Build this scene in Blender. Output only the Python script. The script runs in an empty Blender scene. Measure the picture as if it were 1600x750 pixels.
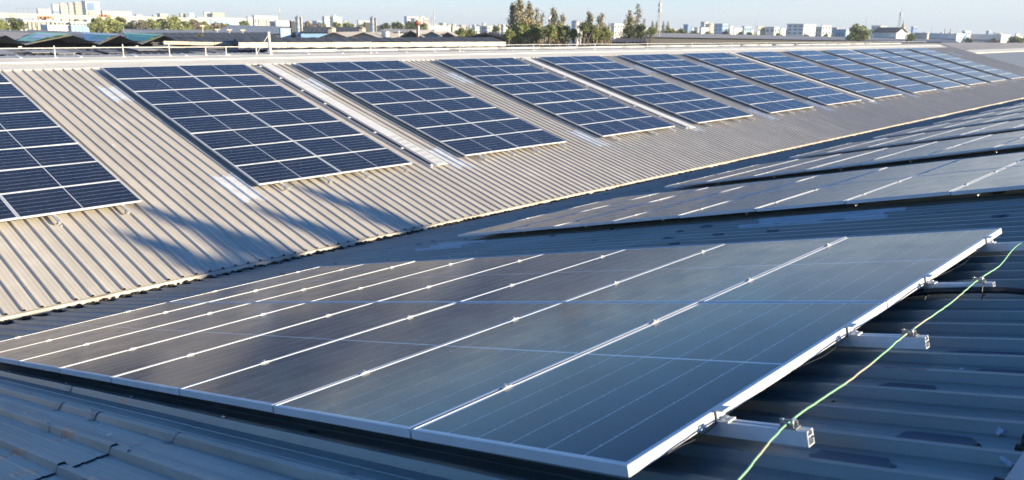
import bpy, bmesh, math, random
from mathutils import Vector, Matrix
random.seed(7)
S = bpy.context.scene
COL = S.collection
# ------------------------------------------------------------------ camera
FPX, CX, CY = 1275.8897, 41.526, -33.818          # focal length and principal point, in pixels of a 1600 px wide picture
RW = Matrix(((0.67221478, -0.74019575, 0.0154122),
             (-0.15914484, -0.1647967, -0.9734038),
             (0.72304924, 0.65188365, -0.22857711)))   # world -> (right, down, forward)
cam_d = bpy.data.cameras.new('camera'); cam = bpy.data.objects.new('camera', cam_d); COL.objects.link(cam)
right, down, fwd = RW[0], RW[1], RW[2]
M = Matrix((right, -down, -fwd)).transposed().to_4x4()
cam.matrix_world = M
cam_d.sensor_width = 36.0; cam_d.lens = 36.0*FPX/1600.0
cam_d.shift_x = -CX/1600.0; cam_d.shift_y = CY/1600.0
cam_d.clip_start = 0.02; cam_d.clip_end = 20000
cam_d.dof.use_dof = True; cam_d.dof.focus_distance = 5.5; cam_d.dof.aperture_fstop = 3.8
S.camera = cam
# ------------------------------------------------------------------ light
SUN = Vector((0.423, -0.906, 0.243)).normalized()
ELEV = math.asin(SUN.z); ROT = math.atan2(SUN.x, SUN.y)
w = bpy.data.worlds.new('World'); S.world = w; w.use_nodes = True
nt = w.node_tree; sky = nt.nodes.new('ShaderNodeTexSky'); sky.sky_type = 'NISHITA'
sky.sun_disc = False; sky.sun_elevation = ELEV; sky.sun_rotation = ROT
sky.air_density = 0.8; sky.dust_density = 0.0; sky.ozone_density = 3.0; sky.altitude = 10
bg = nt.nodes['Background']; bg.inputs['Strength'].default_value = 0.085
tint = nt.nodes.new('ShaderNodeMix'); tint.data_type = 'RGBA'; tint.blend_type = 'MULTIPLY'; tint.inputs[0].default_value = 1
tint.inputs[7].default_value = (.75, 1.10, 1.42, 1)          # sky tinted bluer than the clean-air model
nt.links.new(sky.outputs[0], tint.inputs[6]); 
tcw = nt.nodes.new('ShaderNodeTexCoord'); spw = nt.nodes.new('ShaderNodeSeparateXYZ'); nt.links.new(tcw.outputs['Generated'], spw.inputs[0])
def wm(op, a, b=None, c=None):
    n = nt.nodes.new('ShaderNodeMath'); n.operation = op; n.use_clamp = False
    for i, v in enumerate((a, b, c)):
        if v is None: continue
        if isinstance(v, (int, float)): n.inputs[i].default_value = v
        else: nt.links.new(v, n.inputs[i])
    return n.outputs[0]
hl = math.hypot(SUN.x, SUN.y)                              # the haze stands higher on the sun's side of the sky
tow = wm('ADD', wm('MULTIPLY', spw.outputs[0], SUN.x/hl), wm('MULTIPLY', spw.outputs[1], SUN.y/hl))
top = wm('MINIMUM', wm('ADD', wm('MULTIPLY', wm('MAXIMUM', wm('ADD', tow, .12), 0.0), .75), .088), .40)
q01 = wm('MINIMUM', wm('MAXIMUM', wm('DIVIDE', spw.outputs[2], top), 0.0), 1.0)
mr = nt.nodes.new('ShaderNodeMapRange'); mr.interpolation_type = 'SMOOTHSTEP'; nt.links.new(q01, mr.inputs[0])
mr.inputs[1].default_value = -.05; mr.inputs[2].default_value = 1.0; mr.inputs[3].default_value = 1; mr.inputs[4].default_value = 0
hz = nt.nodes.new('ShaderNodeMix'); hz.data_type = 'RGBA'; nt.links.new(mr.outputs[0], hz.inputs[0])
nt.links.new(tint.outputs[2], hz.inputs[6]); hz.inputs[7].default_value = (4.9, 5.3, 5.6, 1)     # white haze low over the city, all round
nt.links.new(hz.outputs[2], bg.inputs['Color'])
sd = bpy.data.lights.new('sun', 'SUN'); sd.energy = 5.0; sd.angle = math.radians(0.5); sd.color = (1.0, 0.855, 0.60)
so = bpy.data.objects.new('sun', sd); COL.objects.link(so)
so.rotation_euler = SUN.to_track_quat('Z', 'Y').to_euler(); so.location = (20, -30, 20)
S.view_settings.view_transform = 'Standard'; S.view_settings.look = 'None'
S.view_settings.exposure = 1.0; S.view_settings.gamma = 1.0

# ------------------------------------------------------------------ helpers
def ray(px, py): return RW.transposed() @ Vector(((px-800-CX)/FPX, (py-375-CY)/FPX, 1.0))
def at(px, py, D): return ray(px, py)*D
def atz(px, py, z): r = ray(px, py); return r*(z/r.z)
def aty(px, py, y): r = ray(px, py); return r*(y/r.y)
GZ = -10.0
ORD = ['first', 'second', 'third', 'fourth', 'fifth', 'sixth', 'seventh', 'eighth', 'ninth', 'tenth', 'eleventh', 'twelfth', 'thirteenth', 'fourteenth', 'fifteenth', 'sixteenth', 'seventeenth', 'eighteenth', 'nineteenth', 'twentieth', 'twenty first', 'twenty second', 'twenty third', 'twenty fourth', 'twenty fifth', 'twenty sixth', 'twenty seventh', 'twenty eighth']

class NT:
    def __init__(s, name):
        s.m = bpy.data.materials.new(name); s.m.use_nodes = True; s.t = s.m.node_tree
        s.b = s.t.nodes['Principled BSDF']
    def n(s, typ, **kw):
        o = s.t.nodes.new(typ)
        for k, v in kw.items():
            if k.startswith('i_'):
                o.inputs[int(k[2:])].default_value = v
            else: setattr(o, k, v)
        return o
    def l(s, a, b): s.t.links.new(a, b)
    def math(s, op, a, b=None, c=None, clamp=False):
        o = s.t.nodes.new('ShaderNodeMath'); o.operation = op; o.use_clamp = clamp
        for i, v in enumerate((a, b, c)):
            if v is None: continue
            if isinstance(v, (int, float)): o.inputs[i].default_value = v
            else: s.l(v, o.inputs[i])
        return o.outputs[0]
    def mix(s, f, a, b):
        o = s.t.nodes.new('ShaderNodeMix'); o.data_type = 'RGBA'
        for i, v in ((0, f), (6, a), (7, b)):
            if isinstance(v, (int, float)): o.inputs[i].default_value = v
            elif isinstance(v, tuple): o.inputs[i].default_value = (*v[:3], 1)
            else: s.l(v, o.inputs[i])
        return o.outputs[2]
    def noise(s, vec, scale=1, detail=3, rough=.55, dist=0):
        o = s.t.nodes.new('ShaderNodeTexNoise'); o.inputs['Scale'].default_value = scale
        o.inputs['Detail'].default_value = detail; o.inputs['Roughness'].default_value = rough; o.inputs['Distortion'].default_value = dist
        if vec is not None: s.l(vec, o.inputs['Vector'])
        return o.outputs[0]
    def ramp(s, f, lo, hi, a=0., b=1.):
        o = s.t.nodes.new('ShaderNodeMapRange'); o.clamp = True
        s.l(f, o.inputs[0]); o.inputs[1].default_value = lo; o.inputs[2].default_value = hi
        o.inputs[3].default_value = a; o.inputs[4].default_value = b
        return o.outputs[0]
    def pos(s, sc=(1, 1, 1)):
        g = s.t.nodes.new('ShaderNodeNewGeometry'); mp = s.t.nodes.new('ShaderNodeMapping'); mp.inputs['Scale'].default_value = sc
        s.l(g.outputs['Position'], mp.inputs[0]); return mp.outputs[0]
    def obj(s, sc=(1, 1, 1)):
        g = s.t.nodes.new('ShaderNodeTexCoord'); mp = s.t.nodes.new('ShaderNodeMapping'); mp.inputs['Scale'].default_value = sc
        s.l(g.outputs['Object'], mp.inputs[0]); return mp.outputs[0]
    def rnd(s): return s.t.nodes.new('ShaderNodeObjectInfo').outputs['Random']
    def bump(s, h, strength=.3, dist=.01):
        o = s.t.nodes.new('ShaderNodeBump'); o.inputs['Strength'].default_value = strength; o.inputs['Distance'].default_value = dist
        s.l(h, o.inputs['Height']); s.l(o.outputs[0], s.b.inputs['Normal'])
    def set(s, rough=.6, metal=0, spec=.5, col=None):
        s.b.inputs['Roughness'].default_value = rough; s.b.inputs['Metallic'].default_value = metal
        s.b.inputs['Specular IOR Level'].default_value = spec
        if col: s.b.inputs['Base Color'].default_value = (*col, 1)
        return s

MATS = {}
def simple(name, col, rough=.6, metal=0., spec=.5, var=.18, scale=6, dirt=None):
    """a plain colour with a little uneven wear"""
    if name in MATS: return MATS[name]
    k = NT(name); k.set(rough, metal, spec)
    f = k.noise(k.pos(), scale, 4)
    d = tuple(c*(1-var) for c in col) if dirt is None else dirt
    k.l(k.mix(k.ramp(f, .35, .7), col, d), k.b.inputs['Base Color'])
    MATS[name] = k.m; return k.m

def roof_mat(name, col, dark, rust, rough, metal, wet=0.0, fade=.5):
    k = NT(name); k.set(rough, metal, .5)
    p = k.pos((1, 1, 1))
    streak = k.noise(k.pos((9, .55, .55)), 1.0, 5, .6)          # long streaks running down the slope
    blot = k.noise(p, 1.3, 5, .6)
    fine = k.noise(k.pos((60, 12, 12)), 1.0, 3, .6)
    c = k.mix(k.ramp(streak, .38, .68, 0, fade), col, dark)
    c = k.mix(k.ramp(blot, .50, .72, 0, .6), c, tuple(x*1.18 for x in col))
    c = k.mix(k.ramp(k.noise(k.pos((3, .25, .25)), 1.0, 4, .7), .45, .7, 0, .45), c, tuple(x*.72 for x in col))
    c = k.mix(k.ramp(fine, .5, .8, 0, .25), c, dark)
    spots = k.noise(p, 7.0, 4, .65, .4)
    c = k.mix(k.ramp(spots, .68, .76, 0, .55), c, rust)
    r = k.rnd(); c = k.mix(k.math('MULTIPLY', r, .12), c, dark)
    if wet:
        wv = k.noise(k.pos((5.5, 2.2, 2.2)), 1.0, 3, .5, .2)
        wm = k.ramp(wv, .66, .69, 0, wet)
        c = k.mix(wm, c, (.03, .05, .085))
        k.l(k.math('SUBTRACT', rough, k.math('MULTIPLY', wm, .18)), k.b.inputs['Roughness'])
    k.l(c, k.b.inputs['Base Color'])
    k.bump(k.noise(k.pos((6, 3, 3)), 1.0, 3), .4, .012)
    MATS[name] = k.m; return k.m
roof_mat('roof_beige_paint', (.63, .575, .49), (.49, .44, .375), (.20, .15, .11), .55, .0, fade=.7)
roof_mat('roof_grey_paint', (.22, .27, .275), (.14, .16, .16), (.09, .07, .06), .42, .15, wet=.85, fade=.8)
roof_mat('roof_dark_old', (.075, .072, .075), (.03, .03, .033), (.22, .21, .20), .8, 0)
roof_mat('roof_brown_old', (.50, .45, .40), (.36, .32, .28), (.33, .31, .28), .8, 0)
roof_mat('roof_bluegrey', (.24, .27, .31), (.18, .20, .23), (.12, .11, .10), .6, 0)
def cell_mat():
    k = NT('solar_cells'); k.set(.1, 0, .5); k.b.inputs['IOR'].default_value = 1.32
    tc = k.t.nodes.new('ShaderNodeTexCoord'); sp = k.t.nodes.new('ShaderNodeSeparateXYZ'); k.l(tc.outputs['Object'], sp.inputs[0])
    x, y = sp.outputs[0], sp.outputs[1]
    ax = k.math('SUBTRACT', k.math('ABSOLUTE', x), .007)
    cy = k.math('DIVIDE', k.math('ADD', y, .4755), .1585)
    cx = k.math('DIVIDE', ax, .0812)
    def dist(v, pitch):        # distance in metres to the nearest cell border
        f = k.math('FRACT', v); g = k.math('MINIMUM', f, k.math('SUBTRACT', 1.0, f)); return k.math('MULTIPLY', g, pitch)
    dy, dx = dist(cy, .1585), dist(cx, .0812)
    line = k.math('LESS_THAN', dy, .0016)
    dia = k.math('LESS_THAN', k.math('ADD', dx, dy), .0046)
    thin = k.math('MULTIPLY', k.math('LESS_THAN', dx, .0006), .6)
    mid = k.math('LESS_THAN', ax, 0.0)
    out = k.math('MAXIMUM', k.math('GREATER_THAN', ax, .0812*12), k.math('GREATER_THAN', k.math('ABSOLUTE', y), .4755))
    white = k.math('MAXIMUM', k.math('MAXIMUM', line, dia), k.math('MAXIMUM', mid, out))
    bb = k.math('FRACT', k.math('MULTIPLY', cy, 9.0)); bb = k.math('LESS_THAN', k.math('ABSOLUTE', k.math('SUBTRACT', bb, .5)), .022)
    n = k.noise(k.obj((3, 3, 3)), 1.0, 3)
    cellid = k.n('ShaderNodeTexWhiteNoise'); cellid.noise_dimensions = '3D'
    cmb = k.n('ShaderNodeCombineXYZ'); k.l(k.math('FLOOR', cx), cmb.inputs[0]); k.l(k.math('FLOOR', cy), cmb.inputs[1]); k.l(k.rnd(), cmb.inputs[2])
    k.l(cmb.outputs[0], cellid.inputs[0])
    base = k.mix(cellid.outputs[0], (.005, .012, .032), (.008, .017, .042))
    base = k.mix(k.math('MULTIPLY', bb, .5), base, (.16, .18, .22))
    c = k.mix(white, base, (.62, .66, .70))
    # thin film of dust, thicker in patches
    dust = k.ramp(k.noise(k.pos((1.2, 2.0, 2.0)), 1.0, 4, .6), .35, .75, .008, .035)
    spots = k.ramp(k.noise(k.pos(), 34.0, 2, .5), .80, .82, 0, .4)
    c = k.mix(dust, c, (.50, .47, .43)); c = k.mix(spots, c, (.30, .28, .25))
    k.l(c, k.b.inputs['Base Color'])
    k.l(k.ramp(n, .3, .7, .11, .19), k.b.inputs['Roughness'])
    k.b.inputs['Specular Tint'].default_value = (.72, .90, 1.0, 1)      # bluish anti-reflective coating
    MATS['solar_cells'] = k.m
cell_mat()
def streaked(name, col, dark, rough, metal, sc):
    k = NT(name); k.set(rough, metal)
    f = k.noise(k.pos(sc), 1.0, 4, .6)
    k.l(k.mix(k.ramp(f, .4, .75, 0, .8), col, dark), k.b.inputs['Base Color'])
    MATS[name] = k.m; return k.m
simple('aluminium', (.66, .67, .68), .48, .12, .5, .10, 9)
simple('aluminium_rail', (.78, .79, .80), .35, .15, .5, .15, 14)
simple('steel', (.55, .54, .52), .35, .85, .5, .2, 20)
simple('backsheet', (.03, .03, .035), .6)
streaked('cream_flashing', (.66, .60, .51), (.27, .21, .16), .55, 0, (2.2, 2.2, 9))
streaked('cream_cap', (.61, .595, .55), (.47, .45, .42), .5, 0, (1.3, 4, 4))
streaked('grey_cap', (.42, .42, .42), (.30, .30, .31), .5, 0.1, (1.3, 4, 4))
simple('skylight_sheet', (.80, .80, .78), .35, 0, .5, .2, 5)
simple('skylight_shade', (.34, .43, .50), .35, 0, .5, .2, 5)  # same sheet on the near slope, with the blue shade put into its colour
simple('walkway_white', (.74, .73, .70), .5, 0, .5, .1, 4)
simple('black_plastic', (.018, .018, .02), .42)
simple('moss', (.045, .04, .032), .95, var=.5, scale=30)  # dirt and leaf crumbs, also the near-black of the valley gap
simple('white_pipe', (.78, .75, .68), .45)
simple('sealant', (.20, .24, .255), .45, var=.3)
simple('pale_paste', (.55, .60, .66), .5)
def rope_mat():
    k = NT('green_rope'); k.set(.75)
    o = k.obj((1, 1, 1)); wv = k.n('ShaderNodeTexWave'); wv.wave_type = 'BANDS'; wv.bands_direction = 'DIAGONAL'
    wv.inputs['Scale'].default_value = 55; wv.inputs['Distortion'].default_value = .6; k.l(o, wv.inputs[0])
    c = k.mix(wv.outputs[0], (.20, .50, .25), (.45, .72, .46))
    c = k.mix(k.ramp(k.noise(k.obj((1, 1, 1)), 2.2, 2), .53, .62, 0, .75), c, (.62, .50, .38))
    k.l(c, k.b.inputs['Base Color']); k.bump(wv.outputs[0], .8, .002); MATS['green_rope'] = k.m
rope_mat()
def foliage(name, a, b, tw):
    k = NT(name); k.set(.65, 0, .3)
    f = k.noise(k.pos(), .55, 3); g = k.noise(k.pos(), 6, 2)
    c = k.mix(k.ramp(f, .35, .65), a, b); c = k.mix(k.ramp(g, .4, .7, 0, .6), c, tw)
    k.l(c, k.b.inputs['Base Color'])
    k.b.inputs['Subsurface Weight'].default_value = 0
    MATS[name] = k.m
foliage('leaf_green', (.16, .20, .06), (.34, .37, .13), (.46, .45, .20))
foliage('leaf_pine', (.24, .23, .11), (.42, .36, .20), (.55, .44, .28))
foliage('leaf_dark', (.06, .085, .03), (.14, .165, .06), (.22, .22, .10))
foliage('leaf_dry', (.20, .17, .11), (.30, .25, .17), (.38, .31, .23))
simple('bark', (.16, .12, .09), .9)
def ground_mat():
    k = NT('ground_soil'); k.set(.95)
    f = k.noise(k.pos(), .012, 6, .6); g = k.noise(k.pos(), .15, 4)
    c = k.mix(k.ramp(f, .4, .6), (.10, .12, .06), (.24, .21, .17)); c = k.mix(k.ramp(g, .45, .7, 0, .6), c, (.16, .15, .12))
    k.l(c, k.b.inputs['Base Color']); MATS['ground_soil'] = k.m
ground_mat()
def wall(name, col, rough=.75, var=.12): return simple(name, col, rough, var=var, scale=.5)

class MB:
    def __init__(s): s.v = []; s.f = []; s.mi = []
    def poly(s, pts, mi=0):
        b = len(s.v); s.v += [tuple(p) for p in pts]; s.f.append(tuple(range(b, b+len(pts)))); s.mi.append(mi)
    def box(s, x0, x1, y0, y1, z0, z1, mi=0, mat=None):
        P = [Vector((x, y, z)) for z in (z0, z1) for y in (y0, y1) for x in (x0, x1)]
        if mat is not None: P = [mat @ p for p in P]
        b = len(s.v); s.v += [tuple(p) for p in P]
        for q in ((0, 2, 3, 1), (4, 5, 7, 6), (0, 1, 5, 4), (2, 6, 7, 3), (0, 4, 6, 2), (1, 3, 7, 5)):
            s.f.append(tuple(b+i for i in q)); s.mi.append(mi)
        return s
    def prism(s, top, thick, mi=0):
        """slab under a polygon of 3D points, thickness straight down"""
        n = len(top); lo = [Vector(p)-Vector((0, 0, thick)) for p in top]
        b = len(s.v); s.v += [tuple(p) for p in top]+[tuple(p) for p in lo]
        s.f.append(tuple(range(b, b+n))); s.mi.append(mi)
        s.f.append(tuple(range(b+2*n-1, b+n-1, -1))); s.mi.append(mi)
        for i in range(n):
            j = (i+1) % n; s.f.append((b+j, b+i, b+n+i, b+n+j)); s.mi.append(mi)
        return s
    def extr(s, prof, a, b_, axes, closed=True, caps=True, mi=0):
        """profile (u,v) swept from a to b_; axes = (U,V) vectors"""
        U, V = axes; a = Vector(a); b_ = Vector(b_); n = len(prof); o = len(s.v)
        for P in (a, b_):
            for u, v in prof: s.v.append(tuple(P+U*u+V*v))
        for i in range(n if closed else n-1):
            j = (i+1) % n; s.f.append((o+i, o+j, o+n+j, o+n+i)); s.mi.append(mi)
        if caps and closed:
            s.f.append(tuple(range(o+n-1, o-1, -1))); s.mi.append(mi)
            s.f.append(tuple(range(o+n, o+2*n))); s.mi.append(mi)
        return s
    def tube(s, pts, r, n=8, mi=0, r2=None):
        pts = [Vector(p) for p in pts]; o = len(s.v); m = len(pts)
        for i, p in enumerate(pts):
            d = (pts[min(i+1, m-1)]-pts[max(i-1, 0)]).normalized()
            up = Vector((0, 0, 1)) if abs(d.z) < .9 else Vector((1, 0, 0))
            a = d.cross(up).normalized(); c = d.cross(a)
            rr = r if r2 is None else r+(r2-r)*i/(m-1)
            for k in range(n):
                t = 2*math.pi*k/n; s.v.append(tuple(p+a*math.cos(t)*rr+c*math.sin(t)*rr))
        for i in range(m-1):
            for k in range(n):
                q = (k+1) % n; s.f.append((o+i*n+k, o+i*n+q, o+(i+1)*n+q, o+(i+1)*n+k)); s.mi.append(mi)
        s.f.append(tuple(o+k for k in range(n-1, -1, -1))); s.mi.append(mi)
        s.f.append(tuple(o+(m-1)*n+k for k in range(n))); s.mi.append(mi)
        return s
    def mesh(s, name, mats, smooth=False):
        me = bpy.data.meshes.new(name); me.from_pydata(s.v, [], s.f)
        if not isinstance(mats, (list, tuple)): mats = [mats]
        for m in mats: me.materials.append(MATS[m] if isinstance(m, str) else m)
        if len(mats) > 1: me.polygons.foreach_set('material_index', s.mi)
        if smooth: me.polygons.foreach_set('use_smooth', [True]*len(s.f))
        me.update(); return me
    def obj(s, name, mats, parent=None, smooth=False, fix=True):
        me = s.mesh(name, mats, smooth)
        if fix:
            bm = bmesh.new(); bm.from_mesh(me); bmesh.ops.recalc_face_normals(bm, faces=bm.faces); bm.to_mesh(me); bm.free()
        return link(name, me, parent)
def link(name, data, parent=None, loc=None, rot=None, scale=None):
    o = bpy.data.objects.new(name, data); COL.objects.link(o)
    if parent: o.parent = parent
    if loc is not None: o.location = loc
    if rot is not None: o.rotation_euler = rot
    if scale is not None: o.scale = scale
    return o
def tag(o, label=None, cat=None, group=None, kind=None):
    for k, v in (('label', label), ('category', cat), ('group', group), ('kind', kind)):
        if v: o[k] = v
    return o
def thing(name, label, cat, loc=(0, 0, 0), rot=(0, 0, 0), group=None):
    return tag(link(name, None, None, loc, rot), label, cat, group)

# ------------------------------------------------------------------ roof frames
A_SL, B_SL = .2544, .2396
YA, ZA = 23.202, -1.2179          # upper edge line of the far arrays (top of glass)
YB, ZB = 1.2033, -1.2081          # upper edge line of the near arrays
ROOF = .150                       # pan of the sheet below the glass plane
PW, PL, MW, ML = 1.01, 2.02, .995, 2.012
P = .2294                         # rib pitch
def planeA(y, off=0): return ZA + (y-YA)*math.tan(A_SL) - off/math.cos(A_SL)
def planeB(y, off=0): return ZB - (y-YB)*math.tan(B_SL) - off/math.cos(B_SL)
RA = Matrix.Rotation(A_SL, 4, 'X'); RB = Matrix.Rotation(-B_SL, 4, 'X')
X0, X1 = -2.21, 82.4
EAVE_Y, RIDGE_A = 12.82, 24.75
RIDGE_B = 0.05

# ---- corrugated sheet: local x across, local y along the slope, z up
def rib_profile(nr, first=0):
    pts = []
    for k in range(nr):
        c = P*k
        pts += [(c-.031, 0), (c-.015, .031), (c-.012, .034), (c+.012, .034), (c+.015, .031), (c+.031, 0)]
        if k < nr-1:
            for s_ in (.083, .146): pts += [(c+s_-.009, 0), (c+s_-.004, .0028), (c+s_+.004, .0028), (c+s_+.009, 0)]
    return pts
def sheet_mesh(name, length, step, mat, jit, seed, lift=.0016):
    rnd = random.Random(seed); pr = rib_profile(5); n = len(pr); m = max(1, int(length/step)); v = []; f = []
    for j in range(m+1):
        y = length*j/m
        dz = [rnd.uniform(-jit, jit) for _ in range(5)]; dx = [rnd.uniform(-jit, jit)*1.3 for _ in range(5)]
        pan = [rnd.uniform(-jit, jit)*.6 for _ in range(5)]
        for (x, z) in pr:
            k = min(4, max(0, round(x/P)))
            e = dz[k] if z > .01 else pan[k]*0.5
            zz = z + e + (lift if x > 3.5*P else 0)
            v.append((x+(dx[k] if z > .01 else 0), y, zz))
    for j in range(m):
        for i in range(n-1): f.append((j*n+i, j*n+i+1, (j+1)*n+i+1, (j+1)*n+i))
    me = bpy.data.meshes.new(name); me.from_pydata(v, [], f); me.materials.append(MATS[mat]); me.update(); return me

# far slope (A): sheets run from the eave up to the ridge
bayA = thing('factory_roof', 'sunlit beige corrugated metal roof slope rising to a white ridge behind', 'roof', (0, RIDGE_A, planeA(RIDGE_A, ROOF)))
LA = (RIDGE_A-EAVE_Y)/math.cos(A_SL)
shA = [sheet_mesh('roof_sheet', LA, .55, 'roof_beige_paint', .0012, 11+i) for i in range(4)]
PHASE = 3.051
i0 = int((X0-PHASE)/P)
nA = int((X1-X0)/(4*P))
def put(parent, name, me, wpos, rot):
    o = link(name, me, parent); o.matrix_parent_inverse = Matrix(); o.location = Vector(wpos)-parent.location; o.rotation_euler = rot; return o
xs_sheets = [PHASE + P*(i0+4*k) for k in range(nA+1)]
for k, x in enumerate(xs_sheets):
    put(bayA, 'roof_sheet', shA[k % 4], (x, EAVE_Y, planeA(EAVE_Y, ROOF)), (A_SL, 0, 0))
XE = xs_sheets[-1]+4*P+.03
# hidden far side of this bay, its walls
bs = MB(); Lb = 11.0
pr = rib_profile(5)
xx = X0
prof = []
for k in range(int((XE-X0)/P)+1):
    c = X0+P*k; prof += [(c-.03, 0), (c-.012, .029), (c+.012, .029), (c+.03, 0)]
d = Vector((0, math.cos(A_SL), -math.sin(A_SL)))
a = Vector((0, RIDGE_A, planeA(RIDGE_A, ROOF))); 
bs.extr(prof, a-bayA.location, a+d*Lb-bayA.location, (Vector((1, 0, 0)), Vector((0, 0, 1))), closed=False)
bs.obj('back_roof_slope', 'roof_beige_paint', bayA, fix=False)
wl = MB()
zE = planeA(EAVE_Y, ROOF)
wl.poly([(XE-.05, 13.0, zE-.06), (XE-.05, RIDGE_A, planeA(RIDGE_A, ROOF)-.06), (XE-.05, RIDGE_A+11, zE-.0), (XE-.05, RIDGE_A+11, GZ), (XE-.05, 13.0, GZ)])
wl.poly([(X0+.05, 13.0, zE-.06), (X0+.05, RIDGE_A, planeA(RIDGE_A, ROOF)-.06), (X0+.05, RIDGE_A+11, zE-.0), (X0+.05, RIDGE_A+11, GZ), (X0+.05, 13.0, GZ)])
wl.v = [tuple(Vector(p)-bayA.location) for p in wl.v]
wall('plaster_grey', (.45, .44, .42)); wl.obj('gable_wall', 'plaster_grey', bayA, fix=False)
# barge flashing on the right gable end
bf = MB(); u = Vector((0, math.cos(A_SL), math.sin(A_SL))); nn = Vector((0, -math.sin(A_SL), math.cos(A_SL)))
a = Vector((XE, EAVE_Y, planeA(EAVE_Y, ROOF)))-bayA.location
bf.extr([(-.16, .034), (.03, .034), (.03, -.22), (.02, -.22), (.02, .026), (-.16, .026)], a, a+u*LA, (Vector((1, 0, 0)), nn))
bf.obj('barge_flashing', 'grey_cap', bayA)
# ridge cap, in pieces, with two folds on our side
capf = MB(); zc = planeA(RIDGE_A, ROOF)
def capmesh(length):
    m = MB(); q = lambda y, o: (y, planeA(y, ROOF)+o)
    prof = [q(23.56, .006), q(23.555, .034), q(24.00, .052), q(24.005, .072), q(24.03, .078), q(24.30, .072), q(24.31, .060), q(24.36, .060), (24.70, planeA(24.36, ROOF)+.112), (24.78, planeA(24.36, ROOF)+.114), (25.2, planeA(24.36, ROOF)+.0), (25.2, planeA(24.36, ROOF)-.012), (24.75, planeA(24.36, ROOF)+.09), q(24.0, .03)]
    m.extr([(p[0], p[1]) for p in prof], (0, 0, 0), (length, 0, 0), (Vector((0, 1, 0)), Vector((0, 0, 1))))
    return m
cm = capmesh(2.385)
cm.v = [(x, y-bayA.location.y, z-bayA.location.z) for x, y, z in cm.v]
cme = cm.mesh('ridge_cap', 'cream_cap')
bm = bmesh.new(); bm.from_mesh(cme); bmesh.ops.recalc_face_normals(bm, faces=bm.faces); bm.to_mesh(cme); bm.free()
x = X0; k = 0
while x < XE-2:
    o = link('ridge_cap', cme, bayA); o.location = (x, 0, .0 if k % 2 else .0012); x += 2.39; k += 1
CAPZ = planeA(24.36, ROOF)+.112; CAPB = planeA(24.36, ROOF)+.072
gm = MB(); q0_ = planeA(24.36, ROOF)  # added strip: grey of grazing light on the ridge top, put into its colour
gm.prism([(0, 24.365, q0_+.068), (2.38, 24.365, q0_+.068), (2.38, 24.70, q0_+.119), (0, 24.70, q0_+.119)], .006)
gm.v = [(x, y-bayA.location.y, z-bayA.location.z) for x, y, z in gm.v]; gme = gm.mesh('ridge_shade_strip', 'grey_cap')
x = X0; k = 0
while x < XE-2:
    o = link('ridge_shade_strip', gme, bayA); o.location = (x, 0, 0 if k % 2 else .0012); x += 2.39; k += 1
# grey joint straps over the top of the ridge, one each 1.4 m
sm = MB(); sm.box(-.035, .035, 24.37, 24.72, 0, .012, mat=None)
sm.v = [(x, y, z+(y-24.37)*.15-.040) for x, y, z in sm.v]
sm.v = [(x, y-bayA.location.y, z) for x, y, z in sm.v]; sme = sm.mesh('joint_strap', 'aluminium_rail')
x = X0+.7; rr = random.Random(3)
while x < XE-1:
    o = link('joint_strap', sme, bayA); o.location = (x, 0, CAPZ-bayA.location.z-.004); o.rotation_euler = (0, 0, rr.uniform(-.25, .25)*0); x += rr.choice((1.35, 1.4, 1.45))
# eave flashing pieces (cream, dented)
def eave_piece(L, seed):
    r_ = random.Random(seed); m = MB(); n = 8; ys = []
    for j in range(n+1):
        ys.append((L*j/n, r_.uniform(-.006, .006), r_.uniform(-.008, .004)))
    rows = []
    for x, dy, dz in ys:
        rows.append([(x, .03, -.006), (x, -.035+dy*.3, -.012), (x, -.04+dy, -.03), (x, -.046+dy, -.078+dz), (x, -.085+dy, -.105+dz), (x, -.088+dy, -.122+dz), (x, -.03+dy, -.10+dz), (x, -.025, -.02)])
    for j in range(n):
        a_, b_ = rows[j], rows[j+1]
        for i in range(len(a_)-1): m.poly([a_[i], b_[i], b_[i+1], a_[i+1]])
    return m.mesh('eave_flashing', 'cream_flashing')
ep = [eave_piece(3.05, 50+i) for i in range(4)]
x = X0; k = 0
while x < XE-1:
    put(bayA, 'eave_flashing', ep[k % 4], (x, EAVE_Y, planeA(EAVE_Y, ROOF)+(.0 if k % 2 else -.003)), (0, 0, 0)); x += 3.0; k += 1

dm = MB(); dm.tube([(0, 0, 0), (.003, .002, .012), (.0, .0, .02)], .030, 9, r2=.012); DAB = dm.mesh('sealant_dab', 'pale_paste')
for i, (px, py) in enumerate(((352, 382), (117, 162), (134, 167), (150, 169), (175, 226), (82, 166), (181, 250), (284, 238), (580, 345), (455, 290), (95, 352), (860, 240), (690, 318), (1010, 235))):
    v_ = ray(px, py); n_ = Vector((0, -math.sin(A_SL), math.cos(A_SL))); O_ = Vector((0, YA, ZA))-n_*(ROOF-.01); w_ = v_*((O_ @ n_)/(v_ @ n_))
    o = put(bayA, 'sealant_dab', DAB, w_-n_*.01, (A_SL, 0, i*1.1)); o.scale = (1+.4*math.sin(i*2), 1+.5*math.cos(i*3), .7)

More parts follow.
